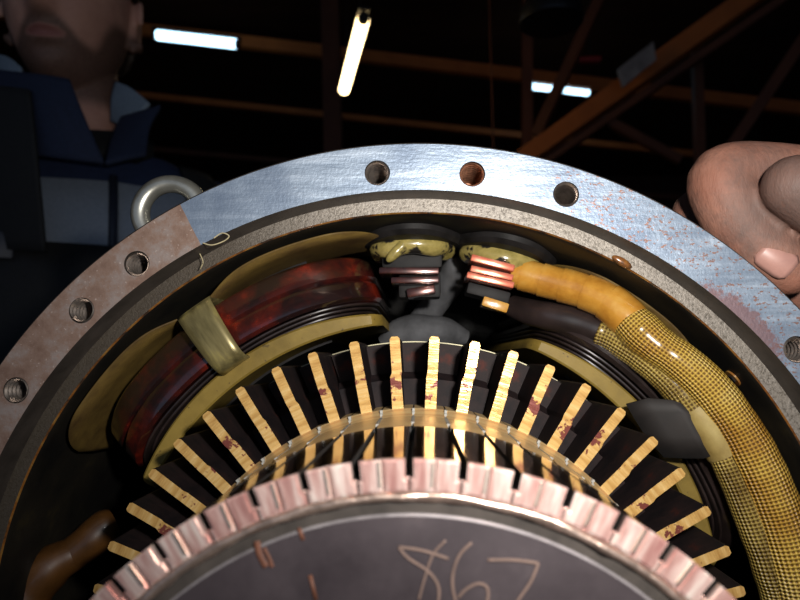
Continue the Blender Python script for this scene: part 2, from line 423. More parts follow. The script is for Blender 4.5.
# people
THUMB = tuple(P(800, 190, .185)-P(980, 170, .235))
def mat_skin(name, a, b, dirt):
    m = NT(name); n = m.noise(55, 5, 0.6); n2 = m.noise(420, 3, 0.6); n3 = m.noise(520, 5, 0.7, mapping=(1, 1, 0.35), rot=(0, R_(35), 0))
    c = m.ramp(n, [(0.3, a), (0.7, b)])
    if dirt: 
        c = m.mix(m.ramp(m.noise(48, 6, 0.75), [(0.46, (0, 0, 0)), (0.72, (0.85, 0.85, 0.85))]), c, (0.10, 0.07, 0.06))
        dn = m.add('ShaderNodeVectorMath', operation='DISTANCE'); m.lk(m.co(), dn.inputs[0]); dn.inputs[1].default_value = THUMB
        c = m.mix(m.ramp(m.math('ADD', dn.outputs['Value'], m.math('MULTIPLY', m.noise(90, 4, 0.6), 0.02)), [(0.02, (0.75, 0.75, 0.75)), (0.034, (0, 0, 0))]), c, (0.095, 0.066, 0.058))
        c = m.mix(m.math('MULTIPLY', m.ramp(n3, [(0.30, (1, 1, 1)), (0.42, (0, 0, 0))]), 0.45), c, (0.20, 0.09, 0.06))
        c = m.mix(m.math('MULTIPLY', m.math('GREATER_THAN', n2, 0.66), 0.25), c, (0.16, 0.08, 0.06))
    m.set(col=c, rough=0.6, spec=0.35); m.b.inputs['Subsurface Weight'].default_value = 0.03; m.b.inputs['Subsurface Radius'].default_value = (0.004, 0.0015, 0.001)
    m.b.inputs['Subsurface Scale'].default_value = 1.0
    m.bump(n3, 0.55, 0.0008); return m
M['hand'] = mat_skin('work_worn_skin', (0.235, 0.095, 0.062), (0.33, 0.165, 0.118), True).mat
M['thumb_dirt'] = M['hand']
def mat_face_skin():
    m = mat_skin('face_skin', (0.50, 0.25, 0.18), (0.60, 0.32, 0.23), False)
    at = m.add('ShaderNodeAttribute'); at.attribute_name = 'zone'
    r = m.xyz(at.outputs['Color'])
    sk = m.b.inputs['Base Color'].links[0].from_socket
    fine = m.noise(420, 3, 0.7)
    bf = m.math('MULTIPLY', r[0], m.math('ADD', 0.55, m.math('MULTIPLY', fine, 0.6)))
    c = m.mix(bf, sk, (0.055, 0.034, 0.025)); c = m.mix(r[1], c, (0.27, 0.10, 0.082)); c = m.mix(r[2], c, (0.02, 0.015, 0.012))
    m.set(col=c); return m.mat
M['skin'] = mat_face_skin()
M['nail'] = simple('finger_nail', (0.38, 0.20, 0.165), 0.42, 0, 0.12, 200, coat=0.3)
M['hair'] = simple('dark_brown_hair', (0.035, 0.022, 0.015), 0.6, 0, 0.4, 300, 0.5)
def mat_jacket():
    m = NT('navy_and_grey_fleece'); x, y, z = m.xyz(); n = m.noise(300, 4, 0.6)
    navy = m.ramp(n, [(0.3, (0.012, 0.022, 0.065)), (0.7, (0.020, 0.035, 0.095))])
    grey = m.ramp(n, [(0.3, (0.18, 0.215, 0.27)), (0.7, (0.24, 0.28, 0.345))])
    s_ = m.math('LESS_THAN', m.math('ADD', z, m.math('MULTIPLY', m.math('ABSOLUTE', x), 0.05)), 1.420)
    s2 = m.math('LESS_THAN', m.math('ABSOLUTE', x), 0.185)
    m.set(col=m.mix(m.math('MULTIPLY', s_, s2), navy, grey), rough=0.85); m.bump(n, 0.3, 0.001); return m.mat
M['jacket'] = mat_jacket()
M['collar_in'] = simple('grey_collar_lining', (0.20, 0.25, 0.30), 0.85, 0, 0.15, 300)
M['navy'] = simple('navy_fleece', (0.011, 0.018, 0.046), 0.85, 0, 0.25, 300)
M['bib'] = simple('black_bib_cotton', (0.010, 0.010, 0.011), 0.85, 0, 0.3, 300)
M['zip'] = simple('dark_zip', (0.012, 0.016, 0.03), 0.5, 0, 0.2)
M['sole'] = simple('boot_leather', (0.03, 0.02, 0.015), 0.6, 0, 0.2)
M['eye_white'] = simple('eye_white', (0.7, 0.68, 0.65), 0.2, 0, 0.05)
M['iris'] = simple('brown_iris', (0.06, 0.03, 0.015), 0.2, 0, 0.1)

# ================================================================== the hall
def plane_box(name, c, s, mat):
    m = MB(); m.box(c, *s); o = m.build(name, M[mat], smooth=False); o['kind'] = 'structure'; return o
plane_box('floor', (0, 6, -0.05), (20, 26, 0.1), 'floor')
plane_box('wall_back', (0, 19.05, 3.3), (20, 0.1, 6.6), 'wall')
plane_box('wall_left', (-10.05, 6, 3.3), (0.1, 26, 6.6), 'wall')
plane_box('wall_right', (10.05, 6, 3.3), (0.1, 26, 6.6), 'wall')
plane_box('ceiling', (0, 6, 6.65), (20, 26, 0.1), 'roof')
def beam_mesh(a, b, w_, h_, mat, name, parent=None, origin=Vector((0, 0, 0))):
    a = Vector(a); b = Vector(b); d = b-a; c = (a+b)/2
    f = d.normalized(); s = f.cross(Vector((0, 0, 1))).normalized(); u = s.cross(f)
    mt = Matrix((s, f, u)).transposed()
    m = MB(); m.box((0, 0, 0), w_, d.length, h_)
    o = m.build(name, M[mat], parent, smooth=False)
    o.matrix_local = Matrix.Translation(c-origin) @ mt.to_4x4()
    return o
def purlin(p0, p1, w_, h_, mat, label):
    o = beam_mesh(P(*p0), P(*p1), w_, h_, mat, 'roof_purlin'); tag(o, label, 'beam', 'purlins under the hall roof'); return o
purlin((-60, 6, 9.2), (860, 116, 9.2), 0.12, 0.17, 'beam', 'orange-brown roof purlin running behind the fluorescent lamps')
purlin((-60, 74, 11.0), (860, 172, 11.0), 0.12, 0.10, 'beam', 'thin dark brown roof purlin low behind the man\'s collar')
purlin((-60, 130, 13.0), (860, 215, 13.0), 0.14, 0.10, 'beam_dark', 'lowest faint roof purlin just above the motor ring')
# steel truss on the right
to = P(640, 80, 7.0)
tr = empty('roof_truss', to, 'orange-brown diagonal roof truss with grey gusset plate at upper right', 'truss')
beam_mesh(P(522, 160, 7.4), P(775, -20, 6.6), 0.16, 0.20, 'beam', 'rafter', tr, to)
beam_mesh(P(531, 172, 7.43), P(785, -2, 6.63), 0.10, 0.08, 'beam_dark', 'lower_flange', tr, to)
beam_mesh(P(606, -14, 7.15), P(536, 136, 7.5), 0.10, 0.12, 'beam_dark', 'brace', tr, to)
beam_mesh(P(527, -10, 7.6), P(527, 150, 7.6), 0.10, 0.12, 'beam_dark', 'post', tr, to)
beam_mesh(P(696, 30, 7.2), P(700, 170, 7.2), 0.10, 0.10, 'beam_dark', 'post', tr, to)
beam_mesh(P(830, 0, 6.8), P(716, 170, 7.2), 0.10, 0.12, 'beam_dark', 'brace', tr, to)
beam_mesh(P(602, 118, 7.2), P(680, 160, 7.2), 0.08, 0.10, 'beam_dark', 'brace', tr, to)
m = MB(); g0 = [P(617, 70, 6.75), P(653, 42, 6.72), P(656, 60, 6.72), P(622, 88, 6.75)]
m.quadgrid([[p-to for p in (g0[0], g0[1])], [p-to for p in (g0[3], g0[2])]])
for k in range(1): pass
g = m.build('gusset_plate', M['gusset'], tr, smooth=False, recalc=False); sm = g.modifiers.new('t', 'SOLIDIFY'); sm.thickness = 0.03; sm.offset = 0
po = beam_mesh(P(330, -20, 8.0), P(334, 175, 8.0), 0.22, 0.22, 'beam_dark', 'timber_post'); tag(po, 'dark brown timber post crossing behind the warm tube lamp', 'post')
for (px, py0, py1, lab) in ((489, -10, 165, 'thin dark chain hanging between the tube lamp and the truss'),):
    o = tube([P(px, py0, 6.5), P(px+5, py1, 6.5)], 0.008, 8).build('hanging_chain', M['beam_dark']); tag(o, lab, 'chain')
def lamp(a, b, r, tubem, label, n=1, body_up=0.09):
    c = (a+b)/2; root = empty('fluorescent_lamp', c, label, 'lamp', 'fluorescent lamps under the hall roof')
    d = (b-a).normalized()
    tube([a-c, b-c], r, 14).build('tube', M[tubem], root)
    for e, s_ in ((a-c, -1), (b-c, 1)):
        tube([e+d*s_*0.001, e+d*s_*0.05], r*0.9, 12).build('end_cap', M['lamp_body'], root)
    beam_mesh(a+Vector((0, 0, r+0.015))-d*0.06, b+Vector((0, 0, r+0.015))+d*0.06, 0.09, 0.03, 'lamp_body', 'housing', root, c)
    for f in (0.15, 0.85):
        q = a+(b-a)*f; tube([q-c+Vector((0, 0, r+0.02)), Vector((q.x-c.x, q.y-c.y, 6.6-c.z))], 0.004, 6).build('suspension_wire', M['lamp_body'], root)
    return root
lamp(P(157, 35, 8.0), P(236, 44, 8.0), 0.062, 'tube_cool', 'long bluish-white fluorescent lamp beside the man\'s ear', body_up=0.16)
lamp(P(363, 20, 5.1), P(344, 90, 6.4), 0.054, 'tube_warm', 'warm white tube lamp tilted steeply in the middle of the roof', body_up=0.16)
lamp(P(532, 84, 9.3), P(589, 90.5, 9.3), 0.078, 'tube_cool', 'short bluish-white fluorescent lamp crossed by the truss brace', body_up=0.18)
# pendant lamp shade top right of centre
pc = P(551, 6, 5.2); pr = empty('pendant_lamp', pc, 'dark dome shaped pendant lamp at the top edge beside the truss', 'lamp')
m = MB(); rows = []
for (r, z) in ((0.26, -0.15), (0.265, -0.13), (0.25, -0.03), (0.20, 0.06), (0.11, 0.13), (0.05, 0.16), (0.05, 0.22), (0.001, 0.22)):
    rows.append([Vector((r*math.cos(2*PI*j/32), r*math.sin(2*PI*j/32), z)) for j in range(32)])
m.quadgrid(rows, closed_v=True); m.poly(list(reversed(rows[0]))); m.build('lamp_shade', M['shade'], pr)
tube([Vector((0, 0, 0.2)), Vector((0, 0, 1.5))], 0.012, 8).build('cord', M['shade'], pr)
m = MB(); m.box((0, 0, 0), 0.26, 0.1, 0.06); o = m.build('hoist_trolley', M['red'], smooth=False); bevelled(o, 0.01)
o.location = P(590, 60, 7.9); tube([Vector((0, 0, 0.02)), Vector((0, 0, 6.6-o.location.z))], 0.012, 8).build('hanger', M['shade'], o); tag(o, 'small red trolley under the roof above the short lamp', 'trolley')

# ================================================================== motor housing
HOLES = [(-4.6, 0), (7.1, 1), (18.8, 0), (-36.7, 0), (-45.5, 0), (-57.9, 0), (51.9, 0), (63.5, 0), (75.0, 0), (-69.5, 0)]
HR, HB = 0.00385, 0.1390
hous = empty('motor_housing', AXIS, 'round steel motor housing ring with threaded holes and rusty left side', 'motor housing')
prof = [(0.1333, 0.1900), (0.1333, 0.2010), (0.1291, 0.2010), (0.1287, 0.2016), (0.1282, 0.2040), (0.1282, 0.4200), (0.1478, 0.4200), (0.1478, 0.1905), (0.1473, 0.1900)]
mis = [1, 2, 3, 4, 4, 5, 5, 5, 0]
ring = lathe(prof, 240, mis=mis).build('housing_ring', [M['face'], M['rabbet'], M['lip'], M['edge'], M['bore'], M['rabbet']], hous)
cut = MB()
for a, _ in HOLES:
    c = cyl(HB, R_(a), 0)
    cut.prism([(c.x+HR*math.cos(2*PI*k/32), c.z+HR*math.sin(2*PI*k/32)) for k in range(32)], 0.185, 0.212)
co_ = cut.build('cutter', M['rabbet'], hous, smooth=False)
bo = ring.modifiers.new('holes', 'BOOLEAN'); bo.object = co_; bo.operation = 'DIFFERENCE'; bo.solver = 'EXACT'
bpy.context.view_layer.update()
me = bpy.data.meshes.new_from_object(ring.evaluated_get(bpy.context.evaluated_depsgraph_get()))
ring.modifiers.clear(); ring.data = me; bpy.data.objects.remove(co_)
me.polygons.foreach_set('use_smooth', [True]*len(me.polygons)); me.set_sharp_from_angle(angle=R_(25))
# threads: a helical groove inside every hole
m = MB(); rows = []; pit = 0.0019
NS = 28; steps = 170
for i in range(steps+1):
    y = 0.0002+0.0215*i/steps; row = []
    for j in range(NS):
        a = 2*PI*j/NS; ph = (y/pit + j/NS) % 1.0
        tri = abs(ph*2-1)
        r = HR*1.0 - 0.0008*(1-tri) - 0.00001
        row.append(Vector((r*math.cos(a), y, r*math.sin(a))))
    rows.append(row)
m.quadgrid(rows, closed_v=True); m.poly(rows[-1])
th_mesh = m.mesh('thread', [M['thread']], angle=50, recalc=False); 
th_mesh2 = th_mesh.copy(); th_mesh2.materials[0] = M['thread_rust']
for a, rusty in HOLES:
    o = link(bpy.data.objects.new('threaded_hole', th_mesh2 if rusty else th_mesh), hous); c = cyl(HB, R_(a), 0.19); o.location = c; o.rotation_euler = (0, random.uniform(0, 6), 0)
# closed rear of the housing
m = MB(); rows = [[cyl(r, 2*PI*j/96, y) for j in range(96)] for r, y in ((0.1268, 0.415), (0.02, 0.415))]
lathe([(0.1281, 0.405), (0.001, 0.405), (0.001, 0.419), (0.1281, 0.419)], 96).build('rear_shield', M['bore'], hous)
# lifting eye on the outside at upper left
ec = L(171, 213, 0.216); 
er = [ec + Vector((0.0102*math.cos(t), 0.0015*math.cos(t), 0.0102*math.sin(t))) for t in [2*PI*k/48 for k in range(49)]]
eb = MB(); rows = []
for k in range(48):
    t = 2*PI*k/48; d = Vector((math.cos(t), 0.12*math.cos(t), math.sin(t))); row = []
    for j in range(16):
        a = 2*PI*j/16; row.append(ec + d*(0.0101+0.0030*math.cos(a)) + Vector((0, 0.0030*math.sin(a), 0)))
    rows.append(row)
eb.quadgrid(rows, closed_u=True, closed_v=True)
ed = Vector((ec.x, 0, ec.z)).normalized(); base = Vector((ed.x*0.1470, 0.216, ed.z*0.1470))
eo = eb.build('lifting_eye', M['eye'], hous); eo['label'] = 'galvanised lifting eye'
tube([base, base+ed*0.004], 0.006, 20).build('eye_collar', M['eye'], eo)
# small marks on the housing: fibre loops, drip on the lip, bore hole
tube([Vector(q) for q in catmull([tuple(L(*p)) for p in ((203, 243, .1895), (212, 245, .1892), (224, 241, .1893), (229, 236, .1893), (222, 233, .1893), (214, 238, .1896))], 6)], 0.00018, 6).build('loose_fibre', M['wire'], hous)
tube([Vector(q) for q in catmull([tuple(L(*p)) for p in ((199, 252, .197), (203, 262, .197), (200, 269, .197), (203, 263, .197))], 6)], 0.00016, 6).build('loose_fibre', M['wire'], hous)
dl = L(622, 262, 0.2005)
ellipsoid(dl, 0.0035, 0.0010, 0.0013, Matrix.Rotation(R_(32), 3, 'Y')).build('varnish_drip', M['edge'], hous)
bh = Vector(L(741, 372, 0.2135)); bd = Vector((bh.x, 0, bh.z)).normalized(); bh = Vector((bd.x*0.1280, 0.2135, bd.z*0.1280))
bm_ = tube([bh, bh-bd*0.0006], 0.0030, 20); o = bm_.build('bore_screw', [M['edge']], hous)
tube([bh-bd*0.0005, bh-bd*0.0010], 0.0016, 6, flat=1.0).build('screw_slot', M['black'], o)

# ================================================================== field coils
def racetrack(half, y0, y1, rc, n=8):
    """closed (s, y) rounded rectangle, s = arc length about the pole centre"""
    pts = []
    for (cx, cy, a0) in ((half-rc, y0+rc, -90), (half-rc, y1-rc, 0), (-half+rc, y1-rc, 90), (-half+rc, y0+rc, 180)):
        for k in range(n+1):
            a = R_(a0+90*k/n); pts.append((cx+rc*math.cos(a), cy+rc*math.sin(a)))
    out = []
    for i, p in enumerate(pts):                 # subdivide the straight sides so they follow the bore
        q = pts[(i+1) % len(pts)]; d = math.hypot(q[0]-p[0], q[1]-p[1]); k = max(1, int(d/0.004))
        for t in range(k): out.append((p[0]+(q[0]-p[0])*t/k, p[1]+(q[1]-p[1])*t/k))
    return out
RM = 0.112
def coil_layer(half_deg, y0, y1, width, r0, r1, rc=0.026, mi=0, mb=None, tilt=0.0):
    mb = mb or MB(); half = R_(half_deg)*RM
    outer = racetrack(half, y0, y1, rc); inner = [(s*(half-width)/half, y0+width+(y-y0)*(y1-y0-2*width)/(y1-y0)) for s, y in outer]
    rows = []
    bev = min(0.0012, (r1-r0)*0.3)
    for (so, yo), (si, yi) in zip(outer, inner):
        def pt(f, r): 
            s = so+(si-so)*f; y = yo+(yi-yo)*f
            return cyl(r, s/RM, y)
        k = bev/width
        rows.append([pt(tilt+k, r1), pt(tilt*0.9, r1-bev), pt(0, r0+bev), pt(k, r0), pt(1, r0), pt(1, r1)])
    mb.quadgrid(rows, mi, closed_u=True, closed_v=True); return mb
def field_coil(theta, label, strap=True, back=0.0, wind='coil'):
    root = empty('field_coil', AXIS, label, 'field coil', 'field coils inside the housing'); root.rotation_euler = (0, R_(theta), 0); root.location.y += back
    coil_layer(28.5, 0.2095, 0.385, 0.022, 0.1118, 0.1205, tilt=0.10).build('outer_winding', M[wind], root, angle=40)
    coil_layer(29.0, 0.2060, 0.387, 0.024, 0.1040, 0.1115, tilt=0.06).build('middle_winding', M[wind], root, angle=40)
    for k in range(5):
        r1 = 0.1036-k*0.00112
        coil_layer(28.4-0.75*k, 0.2085+0.0022*k, 0.385-0.002*k, 0.020-0.002*k, r1-0.00085, r1, rc=0.024).build('coil_turn', M['coil_dark'], root)
    # inner insulation board: thick curved plate with rounded corners
    mb = MB(); rows = []
    half = 29.0; N = 60; edges = []
    for i in range(N+1):
        d = -half+2*half*i/N; q = abs(d)/half
        yf = 0.2100 + (0.006*((q-0.92)/0.08)**2 if q > 0.92 else 0); ro = 0.0984+0.0026*(1-q**2)
        row = []
        for (r, y) in ((ro, yf+0.0006), (ro-0.0006, yf), (0.0954, yf), (0.0948, yf+0.0006), (0.0948, 0.37), (ro, 0.37)):
            row.append(cyl(r, R_(d), y))
        rows.append(row)
    mb.quadgrid(rows, closed_v=True); mb.poly(rows[0]); mb.poly(list(reversed(rows[-1])))
    mb.build('insulation_board', M['plate'], root, angle=40)
    # pole shoe behind the board
    mb = MB(); mb2 = lathe([(0.0940, 0.232), (0.1262, 0.232), (0.1262, 0.365), (0.0940, 0.365)], 24, a0=R_(-17), a1=R_(17)); mb2.build('pole_core', M['black'], root)
    # outer sheet: two flared leaves, pinched by the strap in the middle
    mb = MB(); N = 72; A = []; B = []
    for i in range(N+1):
        d = -31+62*i/N; q = abs(d)/31
        pin = math.exp(-(d/6.0)**2)
        r = 0.1257-0.0042*pin
        yf = 0.2035+0.004*pin + (0.030*(1-math.sqrt(max(0, 1-((q-0.70)/0.30)**2))) if q > 0.70 else 0)
        rb = 0.1246
        A.append((r, R_(d), yf)); B.append((rb, R_(d), max(yf+0.004, 0.25)))
    inn = []; 
    for t in range(5):
        f = t/4; inn.append([cyl(a[0]+(b[0]-a[0])*f, a[1], a[2]+(b[2]-a[2])*f) for a, b in zip(A, B)])
    mb.quadgrid(inn); so = mb.build('insulation_sheet', M['sheet'], root, recalc=False)
    sm = so.modifiers.new('t', 'SOLIDIFY'); sm.thickness = 0.0005; sm.offset = 0
    if not strap: return root
    # strap folded over the coil end
    mb = MB(); prof_ = [(0.1222, 0.240), (0.1224, 0.210), (0.1218, 0.2055), (0.1195, 0.2042), (0.1120, 0.2030), (0.1040, 0.2032), (0.1005, 0.2055), (0.0995, 0.2120), (0.0992, 0.235)]
    prof_ = catmull(prof_, 4)
    rows = [[cyl(r, R_(d), y) for r, y in prof_] for d in (-2.9, -1.5, 0, 1.5, 2.9)]
    mb.quadgrid(rows); st = mb.build('strap', M['strap'], root, recalc=False)
    sm = st.modifiers.new('t', 'SOLIDIFY'); sm.thickness = 0.0007; sm.offset = 0
    return root
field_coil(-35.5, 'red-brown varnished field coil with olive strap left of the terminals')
field_coil(52.5, 'dark field coil half hidden behind the braided cables on the right', False, 0.009, 'coil_dark')  # shade behind the cables put into the dark winding colour

# ================================================================== terminals in the top of the bore
def radial_frame(th): return Matrix.Rotation(th, 3, 'Y')
def terminal(th, yc, label, lug_specs, tilt, drip, seed):
    root = empty('cable_terminal', AXIS + cyl(0.1281, th, yc), label, 'terminal', 'terminals in the top of the bore'); root.rotation_euler = (0, th, 0)
    r0 = 0.1266
    # local: x tangential, y axial, z radial outward (0 at the bore wall)
    # black flange on the wall
    mb = MB(); rows = []
    for (k, z) in ((1.0, 0.0), (1.0, -0.0018), (0.93, -0.0034), (0.70, -0.0042), (0.02, -0.0042)):
        rows.append([Vector((0.0178*k*math.cos(a)*(1+0.05*math.cos(4*a)), 0.021*k*math.sin(a), z - (0.0178*k*math.cos(a))**2/(2*r0))) for a in [2*PI*j/40 for j in range(40)]])
    mb.quadgrid(rows, closed_v=True); mb.build('flange', M['black'], root)
    # lumpy bead of resin
    mb = MB(); rows = []
    for j in range(64):
        a = 2*PI*j/64; d = Vector((math.cos(a), math.sin(a), 0)); row = []
        nz = noise.noise(Vector((math.cos(a)*1.6+seed, math.sin(a)*1.6, seed*1.7)))
        rr = 0.0044*(1+0.4*nz); cx = 0.0117*math.cos(a); cy = 0.0105*math.sin(a)
        zc = -0.0060 - 0.0018*nz
        for i in range(14):
            b = 2*PI*i/14; row.append(Vector((cx, cy, zc)) + d*(rr*math.cos(b)) + Vector((0, 0, rr*0.85*math.sin(b))))
        rows.append(row)
    mb.quadgrid(rows, closed_u=True, closed_v=True); rb = mb.build('resin_bead', M['resin'], root, angle=80)
    if drip:
        tube([Vector(q) for q in catmull([(-0.003, -0.0125, -0.0060), (-0.0055, -0.0130, -0.0085), (-0.0085, -0.0128, -0.0115)], 5)], [0.0022, 0.0022, 0.0021, 0.002, 0.002, 0.0019, 0.0018, 0.0017, 0.0015, 0.0011, 0.0005], 14).build('resin_drip', M['resin'], root)
    # insulating block
    mb = MB(); mb.box((0, 0.001, -0.0085), 0.0215, 0.015, 0.009); bevelled(mb.build('insulating_block', M['black'], root), 0.0012)
    for (x, y, z, sx, sy, sz, ry, mt, nm) in lug_specs:
        mb = MB(); mb.box((0, 0, 0), sx, sy, sz); o = bevelled(mb.build(nm, M[mt], root), min(sz*0.2, 0.0012)); o.location = (x, y, z); o.rotation_euler = (0, ry, 0)
    return root
terminal(R_(-0.6), 0.234, 'black cable terminal with olive resin and dark copper lugs, left of the pair',
    [(-0.001, -0.008, -0.0150, 0.0205, 0.013, 0.0022, 0.02, 'lug_dark', 'lug_plate'), (0.001, -0.006, -0.0180, 0.0165, 0.013, 0.0022, 0.0, 'lug_dark', 'lug_plate'),
     (0.003, -0.004, -0.0215, 0.0100, 0.010, 0.0032, -0.15, 'lug_dark', 'lug_plate'), (0.0025, -0.001, -0.0190, 0.0150, 0.009, 0.0090, 0, 'black', 'lead_stub')], 0, True, 2.3)
terminal(R_(14.9), 0.234, 'black cable terminal with olive resin and bright copper lugs beside the orange taped cable',
    [(-0.0045, -0.0105, -0.0100, 0.0150, 0.013, 0.0024, 0.0, 'lug', 'lug_plate'), (-0.0040, -0.0110, -0.0136, 0.0145, 0.014, 0.0022, -0.03, 'lug', 'lug_plate'), (-0.0040, -0.0120, -0.0161, 0.0160, 0.014, 0.0022, -0.03, 'lug', 'lug_plate'),
     (-0.0030, -0.0060, -0.0195, 0.0150, 0.012, 0.0040, 0, 'black', 'lead_stub'), (0.0, -0.0100, -0.0232, 0.0090, 0.010, 0.0034, 0.05, 'tape', 'taped_lead_end')], 0, False, 6.1)

# ================================================================== cables
def cablepath(pts, n=8):
    """pts: (px, py, depth, radius) -> world path and radii"""
    q = [(*P(a, b, c), r) for a, b, c, r in pts]; c = catmull(q, n)
    return [Vector(k[:3]) for k in c], [k[3] for k in c]
def cable(name, pts, mat, root, seg=28, n=8, wob=0.0, seed=0, org=None):
    path, rad = cablepath(pts, n); path = [p-org for p in path]
    if wob: rad = [r*(1+wob*noise.noise(Vector((i*0.22, seed, 0)))) for i, r in enumerate(rad)]
    return tube(path, rad, seg).build(name, mat, root, uv=True, angle=70, recalc=False)
org = P(520, 275, 0.226)
c1 = empty('braided_cable', org, 'thick golden braided cable with orange taped end at the copper lugs', 'cable', 'braided cables along the right side of the bore')
# tape end in overlapping wraps
tp = [(514, 272, 0.226, .0046), (524, 275, 0.225, .0054), (550, 282, 0.2225, .0056), (580, 290, 0.219, .0058), (606, 301, 0.215, .0061), (625, 316, 0.212, .0064), (633, 324, 0.2105, .0062)]
path, rad = cablepath(tp, 10); path = [p-org for p in path]; n = len(path)
cuts = [0, 9, 17, 24, 32, 41, n-1]
for k in range(len(cuts)-1):
    a, b = cuts[k], cuts[k+1]; seg = path[a:b+1]; rr = [rad[a+i]*(1.0+0.07*(1-i/(b-a))) for i in range(b-a+1)]
    tube(seg, rr, 28).build('tape_wrap', M['tape'], c1, uv=True, angle=60, recalc=False)
cable('braided_sleeve', [(628, 319, 0.211, .0060), (640, 331, 0.2095, .0068), (656, 345, 0.2075, .0062), (680, 362, 0.206, .0063), (708, 388, 0.205, .0066), (735, 424, 0.2045, .0069), (757, 464, 0.204, .0072), (776, 510, 0.204, .0074), (795, 570, 0.204, .0076), (812, 640, 0.206, .0078), (822, 700, 0.21, .0078)], M['braid'], c1, 32, 10, 0.05, 3.1, org)
org2 = P(540, 316, 0.228)
c2 = empty('braided_cable', org2, 'dark olive braided cable with brown tape band, inside the thicker golden one', 'cable', 'braided cables along the right side of the bore')
cable('dark_sleeve', [(512, 306, 0.236, .0040), (530, 312, 0.231, .0046), (552, 317, 0.226, .0050), (580, 324, 0.222, .0051), (604, 333, .2185, .0050)], M['coil_dark'], c2, 24, 8, 0.03, 2.2, org2)
cable('braided_sleeve', [(600, 331.5, 0.2190, .0056), (615, 338, 0.217, .0054), (645, 357, 0.213, .0056), (672, 381, 0.210, .0056), (690, 404, 0.2085, .0054), (714, 436, 0.2075, .0053), (728, 458, 0.207, .0054), (750, 508, 0.2065, .0056), (768, 555, 0.2065, .0058), (782, 600, 0.208, .006), (792, 650, 0.21, .006)], M['braid_dim'], c2, 28, 10, 0.04, 5.2, org2)
cable('tape_band', [(693, 406, 0.2083, .0056), (700, 415, 0.208, .0060), (714, 436, 0.2073, .0060), (725, 453, 0.207, .0057)], M['band'], c2, 28, 6, 0, 0, org2)
mb = MB()
rows = [[P(*q)-org2 for q in row] for row in (((626, 404, .2105), (634, 418, .2105), (647, 438, .2105), (664, 457, .2105)), ((648, 398, .2080), (657, 412, .2080), (670, 436, .2080), (686, 458, .2080)), ((672, 400, .2055), (680, 412, .2050), (692, 436, .2050), (704, 458, .2055)), ((688, 405, .2045), (694, 416, .2040), (704, 437, .2040), (713, 455, .2045)))]
mb.quadgrid(rows); o = mb.build('black_tie', M['slot'], c2, recalc=False); sm = o.modifiers.new('t', 'SOLIDIFY'); sm.thickness = 0.0008; sm.offset = 0
org3 = P(60, 560, 0.225)
c3 = empty('taped_lead', org3, 'dim orange taped lead in the dark lower left of the housing', 'cable')
cable('tape_wrap', [(18, 625, 0.222, .0075), (30, 590, 0.224, .0080), (52, 566, 0.226, .0072), (76, 553, 0.228, .0056)], M['dim_tape'], c3, 20, 6, 0.08, 1.0, org3)
cable('tape_wrap', [(70, 556, 0.228, .0060), (90, 541, 0.230, .0062), (104, 528, 0.232, .0064), (114, 522, 0.234, .0050)], M['dim_tape'], c3, 20, 6, 0.08, 2.0, org3)
org4 = P(448, 275, 0.265)
c4 = empty('cloth_sleeved_lead', org4, 'pale grey cloth-covered lead in the dark gap below the terminals', 'cable')
cable('cloth_sleeve', [(456, 255, 0.255, .004), (455, 268, 0.257, .0055), (448, 284, 0.262, .0060), (436, 302, 0.268, .0055), (424, 320, 0.272, .0062), (420, 334, 0.275, .0085), (420, 352, 0.278, .0085)], M['cloth_lead'], c4, 20, 6, 0.1, 1, org4)
cable('cloth_fold', [(384, 345, 0.268, .004), (404, 334, 0.266, .0075), (424, 332, 0.265, .0070), (448, 333, 0.266, .0060), (466, 338, 0.268, .003)], M['cloth_lead'], c4, 20, 6, 0.15, 4, org4)

# ================================================================== armature
NB = 50; PIT = 2*PI/NB; OFF = R_(3.3)
arm = empty('armature', AXIS, 'armature with slotted copper commutator, radial risers and dark end disc marked 867', 'armature')
Y0, YW, YR, YB = 0.1022, 0.1520, 0.1795, 0.2110
def arc_pts(r, h, n=8):                # h: half width in metres at that radius
    a = h/r; return [(r*math.sin(-a+2*a*i/n), r*math.cos(-a+2*a*i/n)) for i in range(n+1)]
def half(r, gap): return r*PIT/2-gap/2
# bar
mb = MB()
rb, rs, rt, ru = 0.0605, 0.0646, 0.0676, 0.0680
def bar_section(y0, y1, r_top, gap_top, gap_low, mi_top, mi_front):
    top = arc_pts(r_top, half(r_top, gap_top))
    low = [(half(rs, gap_top), rs), (half(rs, gap_low), rs), (half(rb, gap_low), rb), (-half(rb, gap_low), rb), (-half(rs, gap_low), rs), (-half(rs, gap_top), rs)]
    b = len(mb.f); mb.prism(top+low, y0, y1, mi_front, 3)
    for i in range(len(top)-1): mb.m[b+2+i] = mi_top
bar_section(Y0+0.0014, YW, rt, 0.0013, 0.0003, 0, 1)
bar_section(YW+0.008, YR-0.006, ru, 0.0004, 0.0003, 2, 2)
tw = arc_pts(rt-0.00001, half(rt, 0.0006)); tw2 = arc_pts(ru, half(ru, 0.0004))
mb.quadgrid([[Vector((x, YW-0.0002, z)) for x, z in tw], [Vector((x, YW+0.004, z)) for x, z in arc_pts(ru-0.00012, half(ru, 0.0005))], [Vector((x, YW+0.008, z)) for x, z in tw2]], 2)
mb.prism([(-half(rt, 0.0006), rb), (half(rt, 0.0006)*0.9, rb), (half(rt, 0.0006), rt-0.0002), (-half(rt, 0.0006), rt-0.0002)], YW, YW+0.008, 3)
